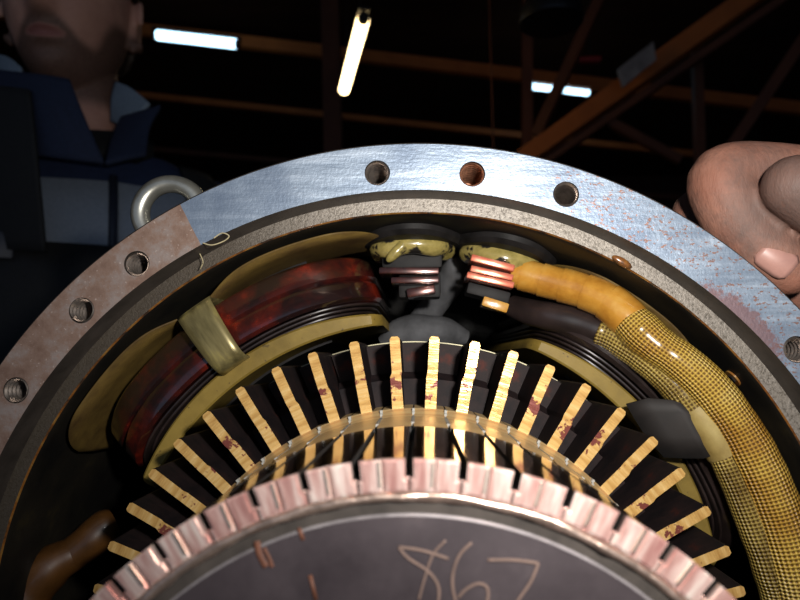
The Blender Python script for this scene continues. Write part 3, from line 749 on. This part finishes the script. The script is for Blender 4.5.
# ramp up to the riser foot
t0 = arc_pts(ru, half(ru, 0.0004)); t1 = arc_pts(0.0697, half(0.0697, 0.0004))
mb.quadgrid([[Vector((x, YR-0.006, z)) for x, z in t0], [Vector((x*(0.0689/0.0697), YR-0.0015, z*(0.0689/0.0697))) for x, z in t1], [Vector((x, YR, z)) for x, z in t1], [Vector((x, YB, z)) for x, z in t1]], 2)
bar_me = mb.mesh('commutator_bar', [M['track'], M['pink'], M['unworn'], M['slot']], angle=25)
# front teeth (two per bar with a fine joint between them)
def tooth(sgn):
    mb = MB()
    x0, x1 = 0.00014, half(rt, 0.0013)
    top = [(sgn*(x0+(x1-x0)*i/5)) for i in range(6)]
    pts = [(x, math.sqrt(rt*rt-x*x)) for x in top]; xl = half(rs-0.0015, 0.0004)
    pts += [(sgn*half(rs, 0.0013), rs), (sgn*half(rs-0.0002, 0.0004), rs-0.0002), (sgn*half(0.0626, 0.0004), 0.0626), (sgn*x0, 0.0626)]
    mb.prism(pts, Y0, Y0+0.0014, 0, 0)
    me = mb.mesh('bar_end', [M['pink']], smooth=False)
    bm = bmesh.new(); bm.from_mesh(me)
    es = [e for e in bm.edges if all(abs(v.co.y-Y0) < 1e-6 for v in e.verts)]
    bmesh.ops.bevel(bm, geom=es, offset=0.00035, segments=2, affect='EDGES'); bm.to_mesh(me); bm.free()
    me.polygons.foreach_set('use_smooth', [True]*len(me.polygons)); me.set_sharp_from_angle(angle=R_(35)); return me
teeth = [tooth(-1), tooth(1)]
mb = MB(); mb.box((-0.00055, Y0-0.00012, (rt+0.0632)/2), 0.00042, 0.0004, rt-0.0632-0.0006); seam_me = mb.mesh('bright_ridge', [M['seam']], smooth=False)
# riser: two conductors one above the other, slightly staggered
def riser_mesh(k):
    rnd = random.Random(k); s1 = rnd.uniform(-0.0003, 0.0003); s2 = s1+rnd.choice((-1, 1))*rnd.uniform(0.0001, 0.0005)
    w1, w2 = 0.00150, 0.00138; rk = 0.0784+rnd.uniform(-0.0006, 0.0006); rtp = 0.0894
    lft = [(s1-w1, 0.0690), (s1-w1, rk-0.0006), (s2-w2, rk+0.0006), (s2-w2, rtp-0.0007), (s2-w2+0.0005, rtp)]
    rgt = [(s2+w2-0.0005, rtp), (s2+w2, rtp-0.0007), (s2+w2, rk+0.0006), (s1+w1, rk-0.0006), (s1+w1+0.0001, 0.0690)]
    mb = MB(); mb.prism(lft+rgt, YR, YB, 0, 1, 1); return mb.mesh('riser', [M['cut'], M['varn']], smooth=False)
riser_me = [riser_mesh(k) for k in range(8)]
# winding stubs in the gap to the right of each riser
mb = MB(); a = PIT/2
def gap_block(r0, r1, y0, y1, w0, w1, slope):
    c0 = [(-w0, r0), (w0, r0), (w1, r1), (-w1, r1)]
    b = len(mb.v)
    for (x, r) in c0: mb.v.append((x, y0+(slope if r == r1 else 0), r))
    for (x, r) in c0: mb.v.append((x, y1, r))
    for f in ((0, 1, 2, 3), (7, 6, 5, 4), (0, 4, 5, 1), (1, 5, 6, 2), (2, 6, 7, 3), (3, 7, 4, 0)):
        mb.f.append(tuple(b+i for i in f)); mb.m.append(0); mb.uv.append(((0, 0),)*4)
gap_block(0.0692, 0.0772, 0.1935, YB, 0.0029, 0.0033, 0.0022)
mb.poly([(-0.0033, 0.1957, 0.0772), (0.0033, 0.1990, 0.0772), (0.0030, 0.2035, 0.0790), (-0.0033, 0.2000, 0.0792)])
gap_block(0.0772, 0.0880, 0.2030, YB+0.001, 0.0033, 0.0041, 0.001)
gap_me = mb.mesh('winding_stub', [M['varn']], smooth=False)
mb = MB(); mb.box((0, (Y0+0.002+YW)/2, 0.0631), 0.0003, YW-Y0-0.002, 0.0028); mb.box((0, (YW+0.005+YR)/2, 0.06465), 0.0008, YR-YW-0.005, 0.0069); mb.box((0, YR-0.0028, 0.0672), 0.0007, 0.0020, 0.0034); mb.box((0, YR-0.0010, 0.0676), 0.0007, 0.0024, 0.0044)
mica_me = mb.mesh('mica_strip', [M['mica']], smooth=False)
for k in range(NB):
    th = OFF + k*PIT
    b = link(bpy.data.objects.new('commutator_bar', bar_me), arm); b.rotation_euler = (0, th, 0)
    for nm, me in (('riser', riser_me[(k*5) % 8]), ('bar_end', teeth[0]), ('bar_end', teeth[1]), ('bright_ridge', seam_me)):
        link(bpy.data.objects.new(nm, me), b)
    for nm, me in (('mica_strip', mica_me), ('winding_stub', gap_me)):
        o = link(bpy.data.objects.new(nm, me), b); o.rotation_euler = (0, PIT/2, 0)
# rings and rear winding
lathe([(0.0885, YB-0.0001), (0.0888, YB-0.0001), (0.0888, YB+0.003), (0.0885, YB+0.003)], 160).build('binding_wire', M['binding'], arm)
lathe([(0.030, YB+0.0012), (0.0884, YB+0.0012), (0.0880, 0.30), (0.030, 0.30)], 120).build('winding_drum', M['black'], arm)
# lumpy copper binding just inside the bar ends, then a dark brown groove, then the end disc
mb = MB(); rows = []
for i in range(240):
    th = 2*PI*i/240; row = []
    for j in range(10):
        a = 2*PI*j/10; nz = noise.noise(Vector((math.sin(th)*22, math.cos(th)*22, j*0.5)))
        r = 0.0619+0.0008*math.cos(a)*(1+0.5*nz); y = Y0+0.0008+0.0008*math.sin(a)*(1+0.6*nz)
        row.append(cyl(r, th, y))
    rows.append(row)
mb.quadgrid(rows, closed_u=True, closed_v=True); mb.build('copper_binding', M['solder'], arm, angle=80)
lathe([(0.0616, Y0+0.0012), (0.0588, Y0+0.0016), (0.0588, Y0+0.02), (0.0616, Y0+0.02)], 160).build('groove', M['groove'], arm)
YD = Y0+0.0012
disc = lathe([(0.0001, YD), (0.0587, YD), (0.0591, YD+0.0003), (0.0591, YD+0.012), (0.0001, YD+0.012)], 160, mis=[0, 1, 1, 0, 0]).build('end_disc', [M['disc'], M['disc_edge']], arm, angle=20)
def stroke(pts, r, name, mat):
    q = [tuple(L(a, b, YD-0.00005)) for a, b in pts]
    path = [Vector(p) for p in (catmull(q, 6) if len(q) > 2 else q)]
    mb = MB(); rows = []
    for i, p in enumerate(path):
        t = (path[min(i+1, len(path)-1)]-path[max(i-1, 0)]).normalized(); s = Vector((-t.z, 0, t.x))
        rows.append([p-s*r, p-s*r*0.5+Vector((0, -0.00008, 0)), p+s*r*0.5+Vector((0, -0.00008, 0)), p+s*r])
    mb.quadgrid(rows); o = mb.build(name, M[mat], disc, recalc=False); sm = o.modifiers.new('t', 'SOLIDIFY'); sm.thickness = 0.00006; return o
def S(a, b): return (380+a/4.444, 530+b/4.444)
marks = [([S(82, 76), S(190, 92), S(304, 128)], 1.0), ([S(82, 76), S(125, 125), S(208, 180), S(255, 240), S(260, 311), S(235, 360), S(190, 375), S(165, 330)], 1.0), ([S(292, 46), S(235, 110), S(200, 210), S(172, 311)], 0.8),
         ([S(408, 56), S(355, 110), S(325, 190), S(325, 270), S(350, 340), S(410, 370), S(470, 330), S(478, 262), S(440, 238), S(385, 262), S(348, 300)], 1.0),
         ([S(478, 134), S(600, 134), S(704, 148)], 1.1), ([S(704, 148), S(670, 230), S(615, 311), S(580, 380)], 1.0)]
for pts, k in marks:
    o = stroke(pts, 0.00022*k, 'scratched_number', 'scratch'); o['label'] = 'stroke of the scratched number 867'
stroke([(257, 541), (259, 553), (266, 567)], 0.0005, 'orange_scrape', 'scratch_red'); stroke([(264, 548), (270, 560), (272, 567)], 0.0003, 'orange_scrape', 'scratch_red')
stroke([(299, 528), (303, 540)], 0.0003, 'orange_scrape', 'scratch_red'); stroke([(310, 575), (316, 600)], 0.0003, 'orange_scrape', 'scratch_red')

# ================================================================== hand gripping the ring from the right
hb = P(980, 170, 0.235)
hand = empty('person', hb, 'bare work-stained hand gripping the outside of the motor ring at right', 'person')
def hp(px, py, y, r): 
    p = P(px, py, y)-hb; return (p.x, p.y, p.z, r)
mb = MB()
# index
idx = [hp(905, 196, .214, .0125), hp(835, 183, .211, .0104), hp(772, 174, .2075, .0100), hp(724, 178, .2055, .0106), hp(731, 207, .2045, .0106), hp(748, 233, .204, .0102), hp(771, 257, .203, .0094), hp(786, 270, .203, .0080)]
capsule_chain(idx, 20, mb)
capsule_chain([hp(925, 175, .236, .0125), hp(840, 185, .234, .0106), hp(755, 202, .231, .0102), hp(700, 217, .229, .0102), hp(725, 248, .227, .0100), hp(775, 275, .2255, .0095), hp(806, 296, .225, .0080)], 20, mb)
capsule_chain([hp(940, 195, .258, .0120), hp(850, 215, .256, .0100), hp(775, 232, .253, .0098), hp(752, 250, .252, .0096), hp(775, 275, .250, .0092), hp(812, 300, .249, .0078)], 18, mb)
capsule_chain([hp(950, 220, .276, .0105), hp(870, 240, .275, .0088), hp(805, 255, .273, .0086), hp(790, 270, .272, .0084), hp(815, 292, .271, .0074)], 18, mb)
# thumb in front
thb = [hp(985, 300, .222, .0160), hp(930, 262, .203, .0135), hp(862, 222, .192, .0108), hp(826, 202, .1890, .0108), hp(796, 187, .1880, .0094)]
capsule_chain(thb, 22, mb)
# palm and wrist
for a in ([hp(905, 199, .215, .0135), hp(1000, 190, .222, .0170), hp(1090, 200, .235, .0200)], [hp(920, 185, .236, .0140), hp(1010, 200, .238, .0180), hp(1100, 205, .240, .0210)],
          [hp(935, 205, .258, .0130), hp(1020, 215, .254, .0170), hp(1100, 210, .246, .0200)], [hp(950, 230, .276, .0110), hp(1030, 230, .268, .0150), hp(1100, 215, .252, .0190)],
          [hp(960, 280, .212, .0150), hp(1020, 255, .224, .0180), hp(1090, 225, .238, .0200)], [hp(1080, 205, .240, .0240), hp(1180, 205, .246, .0260), hp(1330, 190, .256, .0330), hp(1700, 160, .28, .0420)]):
    capsule_chain(a, 20, mb)
hme = voxel(mb, 0.0009, 'hand', 8); hme.materials.append(M['hand'])
ho = link(bpy.data.objects.new('hand', hme), hand)
def nail(c, along, out, ln, wd, parent, curve=0.55):
    along = along.normalized(); out = (out-along*out.dot(along)).normalized(); s = along.cross(out)
    mb = MB(); rows = []
    for i in range(9):
        u = -1+2*i/8; row = []
        lim = math.sqrt(max(0.0, 1-abs(u)**5*0.6))
        for j in range(9):
            v = (-1+2*j/8)*lim
            row.append(c+along*(u*ln/2)+s*(v*wd/2)+out*(-curve*wd/2*v*v*0.75-0.0006*u*u))
        rows.append(row)
    mb.quadgrid(rows); o = mb.build('finger_nail', M['nail'], parent, recalc=False); sm = o.modifiers.new('t', 'SOLIDIFY'); sm.thickness = 0.0006; sm.offset = 0; return o
def pv(px, py, y): return P(px, py, y)-hb
nc = pv(768, 259, .203); al = pv(789, 270, .2025)-pv(752, 244, .2035)
nail(nc + Vector((-0.20, -0.95, -0.16)).normalized()*0.0092, al, Vector((-0.20, -0.95, -0.16)), 0.0108, 0.0090, ho)
nail(pv(803, 292, .2255)+Vector((-0.45, -0.80, -0.35)).normalized()*0.0086, pv(806, 296, .225)-pv(775, 275, .2255), Vector((-0.45, -0.8, -0.35)), 0.011, 0.011, ho)
nail(pv(806, 190, .188)+Vector((0.3, 0.93, 0.2)).normalized()*0.0096, pv(796, 187, .188)-pv(826, 202, .189), Vector((0.3, 0.93, 0.2)), 0.013, 0.013, ho)
# work sleeve of the arm, outside the picture
slp = [Vector(hp(1300, 192, .254, 0)[:3]), Vector(hp(1500, 178, .267, 0)[:3]), Vector(hp(1900, 150, .29, 0)[:3])]
tube(slp, [0.040, 0.046, 0.052], 28).build('sleeve', M['navy'], hand)

# ================================================================== man standing behind the motor
MANY = 0.82
mx = P(71, 22, MANY).x
man = empty('person', (mx, MANY, 0), 'bearded man in navy and grey jacket with black bib straps standing behind the motor', 'person')
HC = Vector((0, 0, P(71, 16, MANY).z))          # centre of the head
hrot = Matrix.Rotation(R_(9), 3, 'Z') @ Matrix.Rotation(R_(6), 3, 'X')      # head turned to the picture's left; local -y is forward
def head_mesh():
    mb = MB(); NU, NV = 96, 72; rows = []; zones = []
    for i in range(NV+1):
        a = -PI/2+PI*i/NV; row = []
        for j in range(NU):
            t = 2*PI*j/NU
            d = Vector((math.cos(a)*math.sin(t), -math.cos(a)*math.cos(t), math.sin(a)))     # forward = -y
            p = Vector((d.x*0.076, d.y*0.095, d.z*0.118))
            # jaw: narrower downwards, chin forward
            if p.z < 0:
                k = min(1, -p.z/0.118)
                p.x *= 1-0.20*k
                p.y = p.y*(1-0.10*k) - 0.020*k*(1 if d.y < 0 else 0.1)*max(0, -d.y)
                if d.y > 0: p.y *= 1-0.35*k
            else: p.y += 0.012*(p.z/0.118)
            def g(c, s): return math.exp(-((p.x-c[0])/s[0])**2-((p.z-c[1])/s[1])**2) if d.y < 0.15 else 0
            f = 0.0
            f += 0.026*g((0, -0.022), (0.011, 0.014))*1.0          # nose tip
            f += 0.016*g((0, 0.004), (0.009, 0.022))               # nose bridge
            f += 0.006*g((0.012, -0.026), (0.008, 0.008))+0.006*g((-0.012, -0.026), (0.008, 0.008))
            f += 0.007*g((0, 0.034), (0.045, 0.011))               # brow
            f -= 0.010*g((0.031, 0.012), (0.016, 0.012))+0.010*g((-0.031, 0.012), (0.016, 0.012))
            f += 0.0055*g((0, -0.0490), (0.020, 0.0045)) + 0.0060*g((0, -0.0600), (0.017, 0.0050))   # lips
            f -= 0.0050*g((0, -0.0540), (0.022, 0.0022)); f -= 0.004*g((0, -0.0715), (0.02, 0.006))
            f += 0.010*g((0, -0.090), (0.022, 0.015))              # chin
            f += 0.004*g((0.042, -0.02), (0.02, 0.02))+0.004*g((-0.042, -0.02), (0.02, 0.02))
            p.y -= f
            row.append(p)
        rows.append(row)
    mb.quadgrid(rows, closed_v=True); return mb
hm = head_mesh()
mb = MB(); base_ = len(mb.v)
for v in hm.v: mb.v.append(HC + hrot @ v)
mb.f += hm.f; mb.m += hm.m; mb.uv += hm.uv
# ears
for s in (-1, 1):
    pts = []
    for k in range(15):
        t = R_(-120+300*k/14); pts.append((s*(0.083-0.006*math.cos(t)*(-1)*(-1)), 0.018-0.017*math.cos(t)*(-1)*1.0, -0.004+0.031*math.sin(t), 0.0046))
    pts = [(*(HC+hrot @ Vector(p[:3])), p[3]) for p in pts]; capsule_chain(pts, 10, mb, 2)
    ellipsoid(HC+hrot @ Vector((s*0.0775, 0.015, -0.004)), 0.006, 0.014, 0.027, hrot, mb)
    ellipsoid(HC+hrot @ Vector((s*0.0775, 0.008, -0.034)), 0.006, 0.007, 0.010, hrot, mb)
NK = HC + Vector((0.020, 0.030, -0.20))
neck0 = HC+hrot @ Vector((0, 0.022, -0.055))
capsule_chain([(*neck0, 0.050), (*(neck0*0.5+NK*0.5), 0.049), (*NK, 0.056)], 24, mb)
SH = 1.40                                               # shoulder joint height
tyaw = R_(30); trot = Matrix.Rotation(tyaw, 3, 'Z')
TC = Vector((P(105, 200, 0.73).x-0.062-mx, NK.y+0.01, 0))
def T(x, y, z): return TC + trot @ Vector((x, y, 0)) + Vector((0, 0, z))
def loft(secs, mb, n=40, exp=2.5):
    rows = []
    for z, hw, hd, yo in secs:
        row = []
        for j in range(n):
            a = 2*PI*j/n; ca, sa = math.cos(a), math.sin(a)
            row.append(T(hw*math.copysign(abs(ca)**(2/exp), ca), yo+hd*math.copysign(abs(sa)**(2/exp), sa), z))
        rows.append(row)
    mb.quadgrid(rows, closed_v=True); mb.poly(list(reversed(rows[0]))); mb.poly(rows[-1]); return mb
torso = [(0.86, 0.165, 0.11, 0), (0.95, 0.165, 0.115, 0), (1.08, 0.160, 0.110, 0), (1.22, 0.172, 0.115, 0), (1.33, 0.180, 0.112, 0), (1.40, 0.170, 0.092, 0.005), (1.44, 0.125, 0.075, 0.01), (1.47, 0.075, 0.062, 0.01)]
loft(torso, mb)
def arm_pts(s, k=1.0): return [(*T(s*0.135, 0, SH-0.01), 0.056*k), (*T(s*0.180, 0.01, SH-0.07), 0.054*k), (*T(s*0.225, 0.02, SH-0.17), 0.046*k), (*T(s*0.245, 0.02, SH-0.29), 0.040*k), (*T(s*0.225, -0.05, SH-0.41), 0.034*k), (*T(s*0.19, -0.13, SH-0.50), 0.026*k)]
def leg_pts(s, k=1.0): return [(*T(s*0.09, 0, 0.90), 0.092*k), (*T(s*0.10, 0, 0.70), 0.082*k), (*T(s*0.105, -0.005, 0.48), 0.058*k), (*T(s*0.11, 0.01, 0.32), 0.056*k), (*T(s*0.11, 0.015, 0.11), 0.040*k)]
for s in (-1, 1):
    capsule_chain(arm_pts(s), 20, mb); capsule_chain(leg_pts(s), 20, mb)
    # hands: palm, four fingers, thumb
    w0 = T(s*0.19, -0.13, SH-0.50); dirn = (T(s*0.19, -0.13, SH-0.50)-T(s*0.225, -0.05, SH-0.41)).normalized(); side = trot @ Vector((1, 0, 0)); up_ = side.cross(dirn).normalized()
    capsule_chain([(*(w0), 0.026), (*(w0+dirn*0.05), 0.032), (*(w0+dirn*0.085), 0.030)], 16, mb)
    for k, ln in enumerate((0.072, 0.080, 0.074, 0.058)):
        b_ = w0+dirn*0.09+side*(0.0225*(k-1.5)); capsule_chain([(*b_, 0.0095), (*(b_+dirn*ln*0.5), 0.0088), (*(b_+dirn*ln*0.85-Vector((0, 0, ln*0.35))), 0.0075)], 10, mb)
    b_ = w0+dirn*0.03-side*s*0.028; capsule_chain([(*b_, 0.013), (*(b_+dirn*0.035-side*s*0.022), 0.0115), (*(b_+dirn*0.065-side*s*0.020), 0.0095)], 10, mb)
bme = voxel(mb, 0.0034, 'body', 2); bme.materials.append(M['skin'])
at = bme.color_attributes.new('zone', 'FLOAT_COLOR', 'POINT')
hinv = hrot.inverted()
def sst(a, b, x): 
    t = max(0, min(1, (x-a)/(b-a))); return t*t*(3-2*t)
for i, v in enumerate(bme.vertices):
    p = hinv @ (v.co - HC); beard = lips = brow = 0
    if -0.16 < p.z < 0.12 and p.y < 0.03 and abs(p.x) < 0.09:
        line = -0.030 - 0.028*sst(0.010, 0.045, abs(p.x)) + 0.040*sst(0.045, 0.070, abs(p.x))*1.0
        beard = sst(line+0.004, line-0.010, p.z) * sst(-0.135, -0.112, p.z) if p.y < 0.02 else 0
        if abs(p.x) < 0.026 and -0.0655 < p.z < -0.0440 and p.y < -0.07:
            e = (p.x/0.024)**2+((p.z+0.0545)/0.0075)**2; lips = sst(1.15, 0.5, e); beard *= 1-lips
        if p.y < -0.05 and 0.028 < p.z < 0.040 and 0.012 < abs(p.x) < 0.05: brow = 0.9
    at.data[i].color = (beard*0.92, lips, brow, 1)
body = link(bpy.data.objects.new('body', bme), man)
for s in (-1, 1):
    e = ellipsoid(HC+hrot @ Vector((s*0.031, -0.073, 0.012)), 0.0125, 0.0125, 0.0125).build('eyeball', M['eye_white'], body)
    ellipsoid(HC+hrot @ Vector((s*0.031, -0.0833, 0.012)), 0.0058, 0.0026, 0.0058, hrot).build('iris', M['iris'], e)
# hair cap
mb = MB(); rows = []
for i in range(25):
    a = R_(-30+120*i/24); row = []
    for j in range(64):
        t = 2*PI*j/64; d = Vector((math.cos(a)*math.sin(t), -math.cos(a)*math.cos(t), math.sin(a)))
        front = max(0, -d.y)
        lo = 0.050*sst(0.15, 0.75, front) + (0.034 if d.y < 0.35 else 0.034-0.085*sst(0.35, 0.7, d.y))
        p = Vector((d.x*0.083, d.y*0.101+0.008, max(d.z*0.128, lo)))
        nz = noise.noise(p*60)*0.003
        row.append(HC + hrot @ (p*(1+nz*4)))
    rows.append(row)
mb.quadgrid(rows, closed_v=True); ho2 = mb.build('hair', M['hair'], man, angle=80); sm = ho2.modifiers.new('t', 'SOLIDIFY'); sm.thickness = 0.004
# jacket
mb = MB()
loft([(0.84, 0.182, 0.128, 0), (0.95, 0.185, 0.134, 0), (1.08, 0.180, 0.130, 0), (1.22, 0.190, 0.134, 0), (1.33, 0.198, 0.130, 0), (1.40, 0.186, 0.108, 0.005), (1.445, 0.140, 0.090, 0.01), (1.470, 0.088, 0.074, 0.008)], mb)
for s in (-1, 1): capsule_chain(arm_pts(s, 1.28)[:5], 20, mb)
jme = voxel(mb, 0.006, 'jacket', 4)
jme.transform((Matrix.Translation(TC) @ trot.to_4x4()).inverted()); jme.materials.append(M['jacket'])
jk = link(bpy.data.objects.new('jacket', jme), man); jk.location = TC; jk.rotation_euler = (0, 0, tyaw)
def TL(x, y, z): return Vector((x, y, z))
# open stand-up collar with grey lining
def collar_sheet(name, mat, rows, parent, th):
    o_ = Vector((mx, MANY, 0)); n = len(rows[0])
    fine = [catmull([tuple(P(*q)-o_) for q in row], 5) for row in rows]
    cols = [catmull([tuple(f[k]) for f in fine], 5) for k in range(len(fine[0]))]
    mb = MB(); mb.quadgrid([[Vector(p) for p in c] for c in cols]); o = mb.build(name, mat, parent, recalc=False)
    sm = o.modifiers.new('t', 'SOLIDIFY'); sm.thickness = th; sm.offset = 0; return o
collar_sheet('collar', M['navy'], [[(-30, 66, .755), (6, 71, .715), (40, 75, .690), (70, 80, .690)], [(-28, 110, .74), (12, 112, .700), (52, 115, .678), (86, 120, .685)], [(-20, 150, .735), (24, 154, .690), (72, 160, .680), (105, 164, .690)]], man, 0.005)
collar_sheet('collar', M['navy'], [[(122, 118, .775), (142, 112, .765), (161, 106, .760)], [(112, 140, .730), (132, 134, .735), (150, 128, .745)], [(106, 164, .690), (124, 160, .700), (146, 156, .720)]], man, 0.005)
collar_sheet('collar_lining', M['collar_in'], [[(116, 82, .830), (132, 89, .800), (150, 104, .775)], [(112, 100, .815), (126, 108, .790), (140, 114, .772)], [(112, 122, .80), (118, 124, .785), (126, 122, .775)]], man, 0.004)
collar_sheet('collar_lining', M['collar_in'], [[(-10, 54, .780), (8, 57, .745), (22, 68, .725)], [(-12, 74, .775), (6, 77, .735), (22, 80, .715)]], man, 0.004)
mb = MB(); mb.quadgrid([[TC + trot @ Vector((rr*math.cos(R_(a)), 0.01+rr*0.9*math.sin(R_(a)), 0)) + Vector((0, 0, z)) for a in range(30, 155, 10)] for rr, z in ((0.070, 1.455), (0.072, 1.485), (0.074, 1.505))])
o = mb.build('collar_back', M['navy'], man, recalc=False); sm = o.modifiers.new('t', 'SOLIDIFY'); sm.thickness = 0.005
# dark shirt front in the open neck and zip below it
mb = MB(); mb.quadgrid([[TL(x*k, y+abs(x*k)*0.35, z) for x in (-0.05, -0.025, 0, 0.025, 0.05)] for z, y, k in ((1.49, -0.062, 1.0), (1.465, -0.078, 0.95), (1.45, -0.090, 0.55))])
sh = mb.build('undershirt', M['bib'], man, recalc=False); sm = sh.modifiers.new('t', 'SOLIDIFY'); sm.thickness = 0.006; sh.location = TC; sh.rotation_euler = (0, 0, tyaw)
zp = tube([TL(0, -0.094, 1.425), TL(0, -0.112, 1.395), TL(0, -0.132, 1.33), TL(0, -0.137, 1.22), TL(0, -0.134, 1.08)], 0.0055, 10).build('zip', M['zip'], jk)
# bib overall: trousers, bib panel and two straps
mb = MB(); loft([(0.80, 0.190, 0.134, 0), (0.95, 0.192, 0.142, 0), (1.08, 0.188, 0.138, 0), (1.13, 0.190, 0.140, 0)], mb)
for s in (-1, 1): capsule_chain(leg_pts(s, 1.25), 20, mb)
ome = voxel(mb, 0.007, 'trousers', 3); ome.materials.append(M['bib']); bib = link(bpy.data.objects.new('bib_overall', ome), man)
def on_chest(x, z, off): 
    tab = [(1.05, 0.190, 0.136), (1.22, 0.190, 0.134), (1.33, 0.198, 0.130), (1.40, 0.186, 0.106), (1.445, 0.150, 0.086), (1.47, 0.12, 0.06)]
    for (z0, w0, d0), (z1, w1, d1) in zip(tab, tab[1:]):
        if z <= z1: break
    f = max(0, min(1, (z-z0)/(z1-z0))); hw = w0+(w1-w0)*f; hd = d0+(d1-d0)*f
    u = min(0.98, abs(x)/hw); return TL(x, -(hd+off)*(1-u**2.5)**(1/2.5)+0.003, z)
def chest_strip(xs, zs, off, name, mat, parent, th=0.005):
    mb = MB(); mb.quadgrid([[on_chest(x0+(x1-x0)*j/10, z, off) for j in range(11)] for (x0, x1), z in zip(xs, zs)])
    o = mb.build(name, mat, parent, recalc=False); o.location = TC; o.rotation_euler = (0, 0, tyaw); sm = o.modifiers.new('t', 'SOLIDIFY'); sm.thickness = th; sm.offset = 0; return o
zs = [1.05, 1.14, 1.22, 1.28, 1.332]
chest_strip([(-0.16, 0.16)]*3+[(-0.152, 0.152), (-0.145, 0.145)], zs, 0.010, 'bib_panel', M['bib'], bib)
for s in (-1, 1):
    zz = [1.31, 1.33, 1.36, 1.38, 1.40, 1.42, 1.44, 1.455]
    if s > 0: chest_strip([(s*0.118-0.026, s*0.118+0.026)]*3+[(s*0.115-0.026, s*0.115+0.026)]*2+[(s*0.11-0.025, s*0.11+0.025)]*2+[(s*0.105-0.024, s*0.105+0.024)], zz, 0.012, 'strap', M['bib'], bib)
    else: collar_sheet('strap', M['bib'], [[(-22, 86, .70), (6, 87, .688), (30, 90, .680)], [(-16, 150, .685), (12, 152, .674), (37, 154, .668)], [(-10, 248, .700), (16, 250, .690), (46, 252, .684)]], bib, 0.004)
    mb = MB(); mb.box((0, 0, 0), 0.036, 0.010, 0.03)
    bk = bevelled(mb.build('strap_buckle', M['zip'], bib), 0.003); q = on_chest(s*0.118, 1.325, 0.02); bk.location = TC + trot @ Vector((q.x, q.y, 0)) + Vector((0, 0, q.z)); bk.rotation_euler = (0, 0, tyaw)
    mb = MB(); capsule_chain([(*T(s*0.11, 0.05, 0.045), 0.045), (*T(s*0.115, -0.06, 0.045), 0.045), (*T(s*0.12, -0.16, 0.036), 0.036)], 18, mb)
    capsule_chain([(*T(s*0.11, 0.02, 0.06), 0.05), (*T(s*0.11, 0.015, 0.15), 0.052)], 18, mb)
    b_ = link(bpy.data.objects.new('boot', voxel(mb, 0.006, 'boot', 2)), man); b_.data.materials.append(M['sole'])
# every child mesh of the man was laid out in the man's own frame
